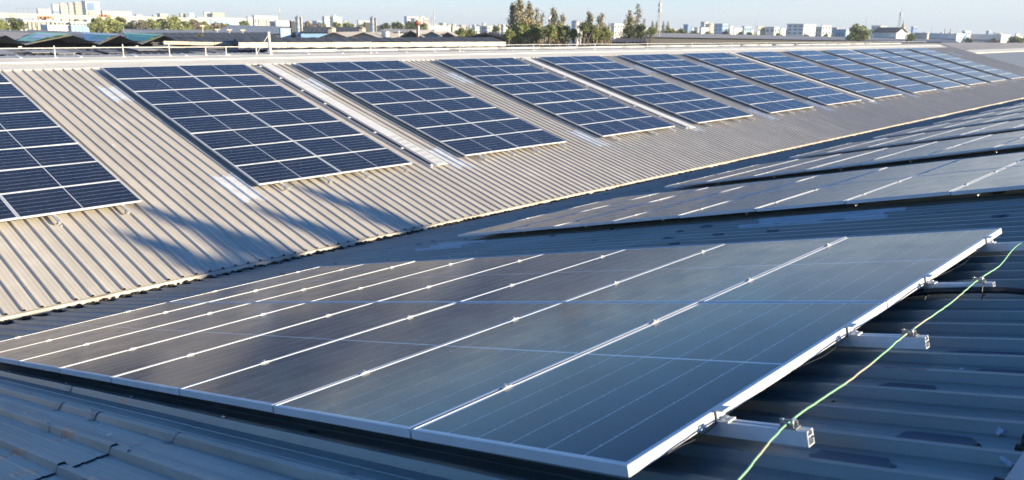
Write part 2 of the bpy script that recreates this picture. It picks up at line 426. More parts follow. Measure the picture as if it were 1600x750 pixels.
# near slope (B)
bayB = thing('factory_roof', 'shaded blue grey corrugated metal roof slope under the nearest panels', 'roof', (0, RIDGE_B, planeB(RIDGE_B, ROOF)))
LAP = 3.83; END_B = 13.02
L1 = (END_B-LAP)/math.cos(B_SL); L2 = (LAP+.12-RIDGE_B)/math.cos(B_SL)
shL = [sheet_mesh('roof_sheet', L1, .35, 'roof_grey_paint', .0013, 31+i) for i in range(4)]
shU = [sheet_mesh('roof_sheet', L2, .28, 'roof_grey_paint', .0013, 41+i) for i in range(4)]
PHB = 1.30-.022
i0 = -16
rj = random.Random(5)
for k in range(nA+1):
    x = PHB+P*(i0+4*k)
    y = LAP+(rj.uniform(-.02, .02) if k > 1 else -.01*k)
    put(bayB, 'roof_sheet', shL[k % 4], (x+.002, y, planeB(y, ROOF-(.008 if k < 4 else .0012))), (-B_SL+(.0007 if k < 4 else 0), 0, 0))
    dy = rj.uniform(-.03, .03) if k > 5 else 0
    put(bayB, 'roof_sheet', shU[(k*3) % 4], (x, RIDGE_B+dy, planeB(RIDGE_B+dy, ROOF)), (-B_SL, 0, 0))
# hex screws on the rib crests near the laps
sc = MB(); sc.tube([(0, 0, 0), (0, 0, .002)], .011, 10); sc.tube([(0, 0, .002), (0, 0, .009)], .006, 6); scm = sc.mesh('roofing_screw', 'steel')
for yy, xr in ((4.83, (0, 10)), (3.68, (0, 10)), (6.0, (0, 8)), (7.4, (0, 26))):
    for k in range(*xr):
        if rj.random() < .25: continue
        x = PHB+P*k+rj.uniform(-.003, .003); y = yy+rj.uniform(-.02, .02)
        put(bayB, 'roofing_screw', scm, (x, y, planeB(y, ROOF-(.0385 if y < LAP else .041))), (-B_SL, 0, 0))
# pale repair tape saddles over ribs
def saddle(L, seed):
    m = MB(); pr = [(-.05, .002), (-.032, .002), (-.0155, .0335), (-.012, .0362), (.012, .0362), (.0155, .0335), (.032, .002), (.06, .002)]
    r_ = random.Random(seed)
    a_ = [(u, r_.uniform(-.012, .012), v_) for u, v_ in pr]; b_ = [(u, L+r_.uniform(-.015, .015), v_) for u, v_ in pr]
    for i in range(len(pr)-1): m.poly([a_[i], a_[i+1], b_[i+1], b_[i]])
    return m
sad = [saddle(.085, s_).mesh('sealant_saddle', 'sealant') for s_ in (1, 2, 3)]
for i, (x, y) in enumerate([(PHB+P*1, 4.70), (PHB+P*1, 5.32), (PHB+P*2, 5.85), (PHB, 4.72), (PHB+P*1, 3.66)]):
    put(bayB, 'sealant_saddle', sad[i % 3], (x, y, planeB(y, ROOF-(.0012 if y < LAP else (.0092 if x < 1.29 else .0022)))), (-B_SL, 0, 0))
# trapezoid stains of dark sealant in the pans on the right
def blotch(seed, w_, l_):
    r_ = random.Random(seed); m = MB(); n = 16; pts = []
    for i in range(n):
        t = 2*math.pi*i/n; e = 1+r_.uniform(-.16, .16)
        pts.append((max(-.04, min(.045, math.cos(t)*w_*e)), math.copysign(abs(math.sin(t))**.7, math.sin(t))*l_*e, 0))
    m.poly(pts); return m.mesh('dark_sealant_patch', 'sealant_dark')
k_ = simple('sealant_dark', (.022, .042, .085), .45, var=.3, scale=15)
bl = [blotch(s_, .06, .10+.03*(s_ % 3)) for s_ in range(5)]
for i, (x, y) in enumerate([(3.03, .86), (2.36, .79), (3.48, .72), (4.38, .86), (2.62, .62), (3.26, .60), (7.02, 7.5), (7.95, 7.85), (8.06, 7.3), (7.6, 6.3), (6.8, 5.2), (7.2, 3.6), (7.5, 2.4), (6.5, 3.1), (12.6, 4.2), (13.2, 3.0), (5.02, .7), (7.3, 4.6), (6.9, 6.1)]):
    pan = round((x-PHB)/P-.5)+.5
    put(bayB, 'dark_sealant_patch', bl[i % 5], (PHB+P*pan-.012, y, planeB(y, ROOF-.0045 if y < 3.8 else ROOF-.0055)), (-B_SL, 0, 0))
# skylight sheets, both slopes
def skyl(L, mat, seed, ribs=3):
    r_ = random.Random(seed); m = MB(); pr = [(u, v_+.0035) for u, v_ in rib_profile(ribs)]
    pr = [(u, v_) for u, v_ in pr]
    a0 = [(u, r_.uniform(-.02, .02)+(.12 if (int(u/P+.5) % 2) else 0), v_) for u, v_ in pr]
    b0 = [(u, L+r_.uniform(-.02, .02)-(.10 if (int(u/P+.5) % 2) else 0), v_) for u, v_ in pr]
    for i in range(len(pr)-1): m.poly([a0[i], a0[i+1], b0[i+1], b0[i]])
    return m.mesh('skylight_sheet', mat)
skA = [skyl(1.2, 'skylight_sheet', 5), skyl(1.45, 'skylight_sheet', 6)]
for x in (7.87, 13.53, 19.25, 24.85, 30.5, 36.0, 41.7, 47.6, 53.0, 58.2, 63.4, 69.3, 77.0):
    xi = PHASE+P*round((x-PHASE)/P)
    put(bayA, 'skylight_sheet', skA[0], (xi, 20.98, planeA(20.98, ROOF)), (A_SL, 0, 0))
    put(bayA, 'skylight_sheet', skA[1], (xi, 14.95, planeA(14.95, ROOF)), (A_SL, 0, 0))
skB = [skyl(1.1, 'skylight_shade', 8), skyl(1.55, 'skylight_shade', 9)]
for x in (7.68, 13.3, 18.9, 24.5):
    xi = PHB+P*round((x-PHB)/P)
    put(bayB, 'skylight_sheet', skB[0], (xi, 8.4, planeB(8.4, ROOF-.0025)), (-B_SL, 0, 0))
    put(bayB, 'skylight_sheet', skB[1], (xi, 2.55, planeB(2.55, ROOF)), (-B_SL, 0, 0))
# near ridge cap and hidden slope behind the camera
rc = MB(); zr = planeB(.37, ROOF)
rc.extr([(.375, zr+.030), (.37, zr+.040), (RIDGE_B, planeB(RIDGE_B, ROOF)+.075), (-.33, zr+.0), (-.33, zr-.01), (RIDGE_B, planeB(RIDGE_B, ROOF)+.06)], (X0, 0, 0), (XE, 0, 0), (Vector((0, 1, 0)), Vector((0, 0, 1))))
rc.v = [tuple(Vector(p)-bayB.location) for p in rc.v]
rc.obj('ridge_cap', 'grey_cap', bayB)
db = MB()                                              # crumbling closure strip below the cap
r_ = random.Random(9); x = X0
while x < 30:
    h_ = r_.uniform(.012, .032); wd = r_.uniform(.02, .06); yy = .385+r_.uniform(-.012, .02)
    db.box(x, x+wd, .34, yy, planeB(.37, ROOF)+.0, planeB(.37, ROOF)+h_); x += wd*r_.uniform(.7, 1.3)
db.v = [tuple(Vector(p)-bayB.location) for p in db.v]
tag(db.obj('closure_strip', 'moss', bayB), kind='stuff')
hb = MB(); d = Vector((0, -math.cos(B_SL), -math.sin(B_SL))); a = Vector((0, RIDGE_B, planeB(RIDGE_B, ROOF)))-bayB.location
prof = []
for k in range(int((XE-X0)/P)+1):
    c = X0+P*k; prof += [(c-.03, 0), (c-.012, .029), (c+.012, .029), (c+.03, 0)]
hb.extr(prof, a, a+d*12, (Vector((1, 0, 0)), Vector((0, 0, 1))), closed=False)
hb.obj('back_roof_slope', 'roof_grey_paint', bayB, fix=False)
wl = MB()
for X_ in (XE-.05, X0+.05):
    wl.poly([(X_, 12.9, planeB(12.9, ROOF)-.06), (X_, RIDGE_B, planeB(RIDGE_B, ROOF)-.06), (X_, -11, planeB(11.9, ROOF)), (X_, -11, GZ), (X_, 12.9, GZ)])
wl.poly([(X0+.05, -11, planeB(11.9, ROOF)-.1), (XE-.05, -11, planeB(11.9, ROOF)-.1), (XE-.05, -11, GZ), (X0+.05, -11, GZ)])
wl.v = [tuple(Vector(p)-bayB.location) for p in wl.v]
wl.obj('outer_wall', 'plaster_grey', bayB, fix=False)
# valley gutter below the eave and the dark clumps in the gap above it
gt = MB(); gz = planeB(13.0, ROOF)
gt.extr([(12.93, gz-.07), (12.93, gz-.25), (13.35, gz-.25), (13.35, gz+.0), (13.36, gz+.0), (13.36, gz-.26), (12.92, gz-.26), (12.92, gz-.07)], (X0, 0, 0), (XE, 0, 0), (Vector((0, 1, 0)), Vector((0, 0, 1))))
tag(gt.obj('valley_gutter', 'roof_dark_old'), 'long dark rusty gutter in the valley between the two roof slopes', 'gutter')
mo = MB(); r_ = random.Random(12)  # stained foam and the gap's shade, both put in as near-black clumps
for k in range(int((40-X0)/P)):
    x = PHB+P*(k-15)+P/2; th_ = (.6 if 7.2 < x < 13.5 else .25)
    for q_ in range(5):
        yy = 12.74-r_.uniform(0, .05)*(1+th_); zz = planeB(yy, ROOF)
        mo.box(x-.09+q_*.036, x-.09+q_*.036+r_.uniform(.02, .05), yy, 12.80, zz-.005, zz+r_.uniform(.01, .045)*(1+th_))
for i in range(900):
    x = r_.choice((r_.uniform(6.4, 13.5), r_.uniform(3, 20)))
    s_ = r_.uniform(.008, .028); y = 12.775+r_.uniform(-.05, .03); z = planeB(y, ROOF)+r_.uniform(0, .04)
    q = Matrix.Translation((x, y, z)) @ Matrix.Rotation(r_.uniform(0, 3), 4, Vector((r_.random(), r_.random(), r_.random())))
    mo.box(-s_, s_, -s_*.7, s_*.7, -s_*.6, s_*.6, mat=q)
tag(mo.obj('gap_clumps', 'moss'), 'black ragged clumps darkening the gap along the valley under the cream flashing', 'debris', kind='stuff')

# ------------------------------------------------------------------ solar panels
def frame_mesh(hx, hy, name='solar_panel'):
    prof = [(0, -.035), (0, -.0022), (.0022, 0), (.0075, 0), (.0075, -.004), (.003, -.006), (.003, -.033), (.028, -.033), (.028, -.035)]
    v = []; f = []; n = len(prof)
    for (sx, sy) in ((1, 1), (-1, 1), (-1, -1), (1, -1)):
        for o, z in prof: v.append((sx*(hx-o), sy*(hy-o), z))
    for c in range(4):
        d_ = (c+1) % 4
        for i in range(n):
            j = (i+1) % n; f.append((c*n+i, c*n+j, d_*n+j, d_*n+i))
    me = bpy.data.meshes.new(name); me.from_pydata(v, [], f); me.materials.append(MATS['aluminium']); me.update()
    bm = bmesh.new(); bm.from_mesh(me); bmesh.ops.recalc_face_normals(bm, faces=bm.faces); bm.to_mesh(me); bm.free(); return me
PANEL = frame_mesh(ML/2, MW/2)
g = MB(); hx, hy = ML/2-.0075, MW/2-.0075
g.poly([(-hx, -hy, -.0022), (hx, -hy, -.0022), (hx, hy, -.0022), (-hx, hy, -.0022)], 0)
g.poly([(-hx, hy, -.006), (hx, hy, -.006), (hx, -hy, -.006), (-hx, -hy, -.006)], 1)
GLASS = g.mesh('cell_glass', ['solar_cells', 'backsheet'])
def rail_mesh(length):
    m = MB()
    prof = [(-.020, 0), (-.020, -.048), (.020, -.048), (.020, -.030), (.016, -.030), (.016, -.044), (-.0165, -.044), (-.0165, -.020), (.016, -.020), (.016, -.024), (.020, -.024), (.020, 0), (.0075, 0), (.0075, -.004), (.015, -.004), (.015, -.0165), (-.0155, -.0165), (-.0155, -.004), (-.0075, -.004), (-.0075, 0)]
    m.extr(prof, (0, 0, 0), (0, length, 0), (Vector((1, 0, 0)), Vector((0, 0, 1))))
    me = m.mesh('rail', 'aluminium_rail'); bm = bmesh.new(); bm.from_mesh(me); bmesh.ops.recalc_face_normals(bm, faces=bm.faces); bm.to_mesh(me); bm.free(); return me
cl = MB(); cl.box(-.024, .024, -.017, .017, .0005, .0040); cl.box(-.022, .022, -.0085, .0085, -.03, .0005); CLAMP = cl.mesh('mid_clamp', 'aluminium')
bo = MB(); bo.tube([(0, 0, .0045), (0, 0, .013)], .0075, 6); bo.tube([(0, 0, .0045), (0, 0, .0065)], .011, 12); BOLT = bo.mesh('bolt', 'steel')
ec = MB(); ec.box(-.025, .025, -.012, .032, .0005, .0045); ec.box(-.025, .025, .004, .008, -.035, .0005); ec.box(-.025, .025, .004, .045, -.036, -.030)
ec.tube([(0, .028, -.030), (0, .028, -.020)], .008, 6); ENDC = ec.mesh('end_clamp', 'aluminium')
ft = MB(); ft.box(-.045, -.025, -.02, .02, -.086, -.082); ft.box(-.026, -.0215, -.02, .02, -.086, -.015); ft.tube([(-.036, 0, -.082), (-.036, 0, -.070)], .008, 6); ft.tube([(-.032, 0, -.035), (-.022, 0, -.035)], .008, 6)
FOOT = ft.mesh('rail_foot', 'steel')
RAILX = (.50, 1.57, 2.56, 3.68)
RLA = rail_mesh(8*PW+.30); RLB = rail_mesh(8*PW+.40)
rp = random.Random(21)
def solar_array(side, x0, label, clamps, feet, cols=2, rail_up=(.31, .31, .31, 1.1)):
    """local y points down the slope for B and up the slope for A; origin at array's base line"""
    if side == 'A':
        y0 = YA-8*PW*math.cos(A_SL); rot = (A_SL, 0, 0); base = Vector((x0, y0, planeA(y0)))
    else:
        y0 = YB; rot = (-B_SL, 0, 0); base = Vector((x0, y0, planeB(y0)))
    root = thing('solar_array', label, 'solar array', base, rot, 'solar arrays on the sunlit far slope' if side == 'A' else 'solar arrays on the shaded near slope')
    for c in range(cols):
        for r in range(8):
            o = link('solar_panel', PANEL, root)
            o.location = (c*PL+ML/2, r*PW+MW/2, rp.uniform(-.0006, .0006))
            q_ = 2.2 if side == 'A' else (1 if x0 < 2 else .45); rx = rp.gauss(0, .0013)*q_; ry = rp.gauss(0, .0012)*q_
            if side == 'B': rx += -.0008 if x0 < 2 else -.0040                    # each panel's uphill edge sits a few mm proud of its neighbour
            o.rotation_euler = (rx, ry, rp.gauss(0, .0006))
            link('cell_glass', GLASS, o)
    for j, rx_ in enumerate(RAILX):
        if side == 'A':
            link('rail', RLA, root, (rx_+rp.uniform(-.02, .02), -.26-rp.uniform(0, .05), -.036))
            ys = [-.20, 1.2] if feet else []
        else:
            L_ = rail_up[j]
            me = RLB if L_ < .5 else rail_mesh(8*PW+.05+L_)
            link('rail', me, root, (rx_, -L_, -.036))
            ys = [.18, .9, 2.1, 3.4, 4.6, 5.9, 7.1, 7.95] if feet else []
        for y in ys: link('rail_foot', FOOT, root, (rx_+(0 if j != 0 else 0), y, -.036), (0, 0, 0), (1, 1, 1))
        if clamps:
            for r in range(1, 8):
                o = link('mid_clamp', CLAMP, root, (rx_, r*PW-.01, .0015)); 
                if clamps > 1: link('bolt', BOLT, o)
            ysn = [(-.0, math.pi)] if side == 'B' else [(8*PW-.02, 0)]
            e = link('end_clamp', ENDC, root, (rx_, -.001, 0), (0, 0, math.pi))
            e = link('end_clamp', ENDC, root, (rx_, 8*PW-.019, 0))
    return root
XA = [2.0305, 8.4271, 14.206, 19.9747, 25.5238, 31.1022, 36.6307, 42.3299, 48.1845, 53.6166, 58.90, 64.05, 69.80]
LABA = ['dark solar array on sunlit beige slope cut off by left picture edge',
 'leftmost solar array seen whole on the sunlit slope, directly left of widest white walkway',
 'solar array on sunlit slope directly right of the widest white walkway',
 'solar array on sunlit slope directly left of the second white walkway',
 'solar array on sunlit slope directly right of the second white walkway',
 'mid blue solar array on sunlit slope, second to the right of the second walkway',
 'mid blue solar array on sunlit slope directly left of the third white walkway',
 'light blue solar array on sunlit slope directly right of the third white walkway',
 'light blue solar array on sunlit slope midway between third and fourth white walkways',
 'pale blue solar array on sunlit slope directly left of the fourth white walkway',
 'pale blue solar array on sunlit slope directly right of the fourth white walkway',
 'pale blue solar array on sunlit slope, second from the far right end',
 'pale blue solar array at the far right end of the sunlit slope']
for i, x in enumerate(XA):
    solar_array('A', x, LABA[i], 1 if i in (1, 2) else 0, i < 5)
XB = [1.7255, 8.1746, 13.8293, 19.45, 25.1, 30.7, 36.4, 42.1, 47.8, 53.4, 59.0, 64.6, 70.2, 75.9]
LABB = ['nearest and largest solar array in the foreground with brown and blue reflections',
 'second nearest solar array on the shaded slope, right behind the foreground array',
 'third nearest solar array on the shaded slope, brown tip beside the dark valley gap',
 'fourth nearest solar array on the shaded slope at the right',
 'fifth nearest solar array on the shaded slope at the right',
 'sixth nearest solar array on the shaded slope, near right picture edge',
 'seventh nearest solar array on the shaded slope, thin sliver at right']
for i, x in enumerate(XB):
    lb = LABB[i] if i < 7 else '%s nearest solar array on the shaded slope, sliver by the right edge' % ('eighth', 'ninth', 'tenth', 'eleventh', 'twelfth', 'thirteenth', 'fourteenth')[i-7]
    r0 = solar_array('B', x, lb, 2 if i == 0 else (1 if i < 4 else 0), i < 4)

# ------------------------------------------------------------------ walkways and cable ladders on the far slope
def on_slope_A(x, y, off=0): return Vector((x, y, planeA(y, ROOF-off)))
LW = (23.42-15.25)/math.cos(A_SL)
nth = ('first', 'second', 'third', 'fourth')
PLANK = MB(); PLANK.box(-.175, .175, .004, .996, .055, .075); PLANK.box(-.175, -.170, .004, .996, .03, .055); PLANK.box(.170, .175, .004, .996, .03, .055)
PLANK = PLANK.mesh('walkway_plank', 'walkway_white')
slots = MB()
for i_ in range(4):
    for j_ in range(1): slots.box(-.12, .12, .08+i_*.24, .22+i_*.24, .0752, .0762)
SLOT = slots.mesh('grip_pad', simple('grip_grey', (.60, .60, .59), .6))
bk = MB(); bk.box(-.03, .05, -.022, .022, .029, .05); bk.box(-.03, .05, -.03, -.022, .0, .05); bk.box(-.012, .012, -.012, .012, .05, .065); BRK = bk.mesh('bracket', 'walkway_white')
rg = MB(); rg.box(-.07, .07, -.012, .012, .034, .040); RUNG = rg.mesh('rung', 'steel')
for n_, xc in enumerate((13.30, 24.93, 41.85, 58.33)):
    t = thing('walkway', 'long white walkway running up the sunlit slope, %s from the left' % nth[n_], 'walkway', on_slope_A(xc, 15.25), (A_SL, 0, 0), 'white walkways up the sunlit slope')
    nP = 8
    for k in range(nP):
        o = link('walkway_plank', PLANK, t, (0, k*LW/nP, rp.uniform(0, .002)), None, (1, LW/nP/1.0, 1))
        if k < 2 and n_ == 0: link('grip_pad', SLOT, o)
    t = thing('cable_ladder', 'narrow grey cable ladder with pale brackets beside the %s walkway from the left' % nth[n_], 'cable ladder', on_slope_A(xc-.29, 15.25), (A_SL, 0, 0), 'cable ladders beside the walkways')
    m = MB(); m.box(-.078, -.070, 0, LW, .030, .062); m.obj('side_rail', 'aluminium_rail', t)
    m = MB(); m.box(.070, .078, 0, LW, .030, .062); m.obj('side_rail', 'aluminium_rail', t)
    m = MB()
    for q in (-.035, -.005, .028): m.tube([(q, .05, .052), (q+.006, LW*.3, .052), (q-.004, LW*.6, .052), (q, LW, .052)], .011, 6)
    m.obj('cable', 'black_plastic', t)
    for k in range(int(LW/.38)): link('rung', RUNG, t, (0, .1+k*.38, 0))
    for k in range(8): link('bracket', BRK, t, (-.02, .08+k*1.165, .018))

# ------------------------------------------------------------------ ridge line furniture
def lifeline_post(x, h, label, name='lifeline_post', group='thin posts along the white ridge', r=.016, lean=0):
    o = thing(name, label, 'post', (x, 24.40, CAPB), (0, 0, 0), group)
    m = MB(); m.tube([(0, 0, 0), (lean, 0, h)], r, 8); m.obj('pole', 'white_pipe', o)
    m = MB(); m.box(-.04, .04, -.04, .04, 0, .010); m.obj('base_plate', 'aluminium_rail', o); return o
for i, (x, h) in enumerate([(7.75, .31), (9.5, .34), (10.8, .33), (11.9, .25), (12.55, .25)]):
    lifeline_post(x, h, ['leftmost thin post on the white ridge under the handrail', 'second handrail post on the white ridge from the left', 'third handrail post on the white ridge from the left', 'fourth handrail post on the white ridge from the left', 'fifth handrail post on the white ridge, where the handrail ends'][i])
m = MB(); m.tube([(X0, 24.4, CAPB+.245), (5, 24.4, CAPB+.242), (9.5, 24.4, CAPB+.25), (13.6, 24.4, CAPB+.242)], .012, 8)
tag(m.obj('handrail', 'white_pipe', smooth=True), 'long thin cream pipe rail held by posts above the left ridge', 'rail')
o = lifeline_post(14.05, .70, 'tall white post with a stay wire standing on the white ridge', 'tall_post', None, .045, -.03)
m = MB(); m.tube([(-.03, 0, .62), (-.5, -.02, .02)], .008, 5); m.obj('stay_wire', 'steel', o)
m = MB(); m.tube([(-.5, -.02, 0), (-.5, -.02, .35)], .02, 6); m.obj('anchor', 'white_pipe', o)
posts = [13.7+4.28*k for k in range(1, 16)]
for k, x in enumerate(posts):
    lifeline_post(x, .27, '%s slim grey lifeline post from the left on the white ridge' % ORD[k], 'lifeline_post', 'slim grey posts spaced evenly along the white ridge')
m = MB(); pts = [(22.26, 24.4, CAPB+.24)]
for x in [q for q in posts if q > 22]: pts += [(x-2.1, 24.4, CAPB+.232), (x, 24.4, CAPB+.245)]
m.tube(pts, .012, 6); tag(m.obj('lifeline_cable', 'aluminium_rail', smooth=True), 'thin lifeline strung between slim posts along the right part of the ridge', 'cable')
x = 14.2; r_ = random.Random(4); k = 0
pm = []
for L_ in (2.6, 3.4, 1.9):
    q = MB(); q.tube([(0, 0, 0), (L_, 0, 0)], .045, 10); q.tube([(L_-.05, 0, 0), (L_+.02, 0, 0)], .055, 10); pm.append((L_, q.mesh('white_pipe', 'white_pipe', True)))
while x < 72:
    L_, me = pm[r_.randrange(3)]
    o = link('white_pipe', me, None, (x, 24.82, CAPZ+.045+r_.uniform(-.01, .01)), (0, 0, r_.uniform(-.004, .004)))
    tag(o, '%s white plastic pipe length from the left along the top of the ridge' % ORD[k], 'pipe', 'white pipe lengths laid end to end on the ridge')
    x += L_+.04+(r_.uniform(.2, .9) if r_.random() < .25 else 0); k += 1

# ------------------------------------------------------------------ rope, clips, conduit, wires on the near slope
def onB(px, py, off):
    n = Vector((0, math.sin(B_SL), math.cos(B_SL))); O = Vector((0, YB, ZB))-n*off; v = ray(px, py); return v*((O @ n)/(v @ n))
nB = Vector((0, math.sin(B_SL), math.cos(B_SL))); dB = Vector((0, math.cos(B_SL), -math.sin(B_SL)))
def rail_pt(j, s, up=0): return Vector((XB[0]+RAILX[j], YB, ZB)) + dB*s + nB*(-.036+up)
c1, c2, c3 = rail_pt(0, -.245, .016), rail_pt(1, -.245, .016), rail_pt(2, -.245, .016)
ctrl = [c1+(onB(1155, 750, .030)-c1)*2.2, onB(1155, 750, .030), c1, c1.lerp(c2, .5)-nB*.012, c2, c2.lerp(c3, .5)-nB*.010, c3, c3+Vector((.32, -.0, 0))+dB*.0-nB*.018, onB(1562, 415, .050), onB(1581, 391.6, .044), onB(1600, 378.6, .035), rail_pt(3, -.35, .01), rail_pt(3, -.45, .01)+Vector((1.2, -.05, -.03)), rail_pt(3, -.45, .01)+Vector((3.0, 0, -.04))]
ctrl = ctrl[:7]+ctrl[8:]
def catmull(pts, n=14):
    out = []; P_ = [pts[0]]+pts+[pts[-1]]
    for i in range(1, len(P_)-2):
        for k in range(n):
            t = k/n; a, b, c, d_ = P_[i-1], P_[i], P_[i+1], P_[i+2]
            out.append(.5*((2*b)+(c-a)*t+(2*a-5*b+4*c-d_)*t*t+(3*b-a-3*c+d_)*t**3))
    out.append(pts[-1]); return out
path = catmull(ctrl); r_ = random.Random(2)
path = [p+Vector((r_.uniform(-1, 1), r_.uniform(-1, 1), r_.uniform(-1, 1)))*.0012 for p in path]
m = MB(); m.tube(path, .0034, 8)
tag(m.obj('safety_rope', 'green_rope', smooth=True), 'thin pale green rope strung across the rail ends beside the nearest array', 'rope')
def rope_clip(p, label):
    t = thing('rope_clip', label, 'clip', p, (-B_SL, 0, 0), 'rope clips on the rail ends')
    m = MB(); m.box(-.017, .017, -.03, .03, -.015, -.011); m.box(-.017, -.013, -.022, .022, -.011, .004); m.box(.013, .017, -.022, .022, -.011, .004); m.obj('saddle', 'steel', t)
    m = MB(); m.tube([(0, .02, -.011), (0, .02, .012)], .0045, 8); m.tube([(0, .02, .004), (0, .02, .010)], .009, 6); m.obj('bolt', 'steel', t)
    m = MB(); m.tube([(-.013, -.018, 0), (-.008, -.018, .010), (.008, -.018, .010), (.013, -.018, 0)], .004, 6); m.obj('hook', 'steel', t)
rope_clip(c1, 'small metal rope clip on the rail end nearest to the viewer')
rope_clip(c2, 'small metal rope clip on the second rail end, above the blank roof')
rope_clip(c3, 'small metal rope clip on the rail end that carries the black conduit')
# black conduit below rail 3
q = MB()
cp = [rail_pt(2, 1.2, -.05)+Vector((-.9, 0, -.02)), rail_pt(2, .4, -.045)+Vector((-.25, 0, -.01)), rail_pt(2, .02, -.035)+Vector((-.055, 0, 0)), rail_pt(2, -.15, -.028)+Vector((-.05, 0, 0)), rail_pt(2, -.27, -.028)+Vector((-.045, 0, 0)), rail_pt(2, -.36, -.04)+Vector((-.0, 0, 0)), rail_pt(2, -.48, -.05)+Vector((.04, 0, -.008)), rail_pt(2, -.65, -.05)+Vector((.10, 0, 0)), rail_pt(2, -.95, -.045)+Vector((.1, -.1, .03)), rail_pt(2, -.95, -.045)+Vector((.1, -1.3, -.25))]
q.tube(catmull(cp, 10), .0165, 12)
tc_ = tag(link('cable_conduit', q.mesh('cable_conduit', 'black_plastic', True)), 'black flexible conduit tied to the rail at right and leaving past picture edge', 'conduit')
for s_ in (.0, -.262):
    t = thing('cable_tie', 'black cable tie round the rail and conduit, %s one' % ('panel side' if s_ == 0 else 'rail end'), 'cable tie', rail_pt(2, s_-.01), (-B_SL, 0, 0))
    m = MB(); loop = [(-.072, 0, -.03), (-.06, 0, -.05), (-.03, 0, -.056), (.022, 0, -.05), (.024, 0, .002), (-.024, 0, .003), (-.05, 0, -.006), (-.072, 0, -.03)]
    m.tube(loop, .0032, 6); m.obj('strap', 'black_plastic', t); m = MB(); m.tube([(-.06, 0, -.05), (-.075, .005, -.068)], .003, 5); m.obj('tail', 'black_plastic', t)
# thin wires hanging below the lit frame edge
for k, (xa, xb, dz) in enumerate(((2.75, 3.35, .016), (4.35, 5.35, .022), (1.9, 2.3, .010))):
    m = MB(); pts = []
    for i in range(13):
        t = i/12; pts.append(Vector((xa+(xb-xa)*t, YB, ZB))-dB*.003+nB*(-.033+.012*math.sin(t*9)*(.3)-dz*math.sin(math.pi*t)))
    m.tube(pts, .0022, 6); tag(m.obj('panel_wire', 'black_plastic', smooth=True), ['thin black wire sagging under lit frame edge between first and second rail', 'thin black wire looping along the lit frame edge by the far corner', 'thin black wire under the lit frame edge near the closest corner'][k], 'wire')
# small debris on the near slope
def crumb(px, py, s_, mat, label, seed, flat=.35):
    r_ = random.Random(seed); p = onB(px, py, ROOF-.012); me = bpy.data.meshes.new('debris_crumb'); bm = bmesh.new(); bmesh.ops.create_icosphere(bm, subdivisions=2, radius=s_)
    for v in bm.verts: v.co *= r_.uniform(.6, 1.25); v.co.z *= flat; v.co.x *= r_.uniform(.8, 1.2); v.co.y *= 1.6
    bm.to_mesh(me); bm.free(); me.materials.append(MATS[mat]); o = link('debris_crumb', me, None, p, (-B_SL, 0, r_.uniform(0, 3))); tag(o, label, 'debris', 'small crumbs lying on the near roof')
crumb(1527, 700, .012, 'moss', 'dark round lump of dirt by a rib at lower right', 1, .8)
crumb(1578, 721, .020, 'pale_paste', 'white dab of sealant beside the ridge corner at lower right', 2)
crumb(1502, 576, .006, 'pale_paste', 'tiny white fleck in the pan at right, below the second dark patch', 3)
crumb(1563, 674, .010, 'pale_paste', 'pale curled shred standing near lower right edge', 4, 1.0)
crumb(1525, 665, .007, 'pale_paste', 'small white fleck on a rib crest at lower right', 5)
crumb(1369, 582, .009, 'moss', 'brown dead leaf crumb on a rib right of the rope', 6)
crumb(1450, 487, .012, 'moss', 'brown leaf scrap between conduit and second rail', 7)
crumb(1302, 627, .006, 'moss', 'dark speck of dirt just left of the rope', 8)
crumb(158, 663, .009, 'steel', 'loose metal washer lying in the pan at lower left, upper one', 9, .25)
crumb(170, 679, .010, 'steel', 'loose rusty washer lying in the pan at lower left, lower one', 10, .25)
#CITY#
# ------------------------------------------------------------------ ground
m = MB(); R_ = 4000
m.poly([(-R_, -R_, GZ), (R_, -R_, GZ), (R_, R_, GZ), (-R_, R_, GZ)])
tag(m.obj('ground', 'ground_soil', fix=False), kind='structure')

# ------------------------------------------------------------------ buildings
wall('wall_white', (.74, .73, .70)); wall('wall_cream', (.62, .55, .43)); wall('wall_beige', (.58, .46, .34)); wall('wall_blue', (.16, .30, .52))
wall('wall_lightblue', (.33, .50, .68)); wall('wall_grey', (.42, .43, .44)); wall('wall_dark', (.06, .06, .065)); wall('wall_rust', (.42, .17, .09))
wall('window_dark', (.16, .19, .23), .25); wall('orange_net', (.75, .25, .08)); wall('tarp_green', (.45, .80, .50), .5); wall('tarp_blue', (.85, .88, .84), .5)
wall('concrete', (.48, .46, .43)); wall('red_tile', (.42, .12, .06)); wall('gold_paint', (.55, .40, .20), .4)
def corner_dims(px0, pxc, px1, py, D):
    C = at(pxc, py, D)
    def solve(dirv, px):
        # t so that C + t*dir projects to column px
        c0 = RW @ C; d0 = RW @ dirv; k = (px-800-CX)/FPX
        return (k*c0.z-c0.x)/(d0.x-k*d0.z)
    ly = max(.5, solve(Vector((0, 1, 0)), px0)) if px0 < pxc else 6
    lx = max(.5, solve(Vector((1, 0, 0)), px1)) if px1 > pxc else 6
    return C, lx, ly
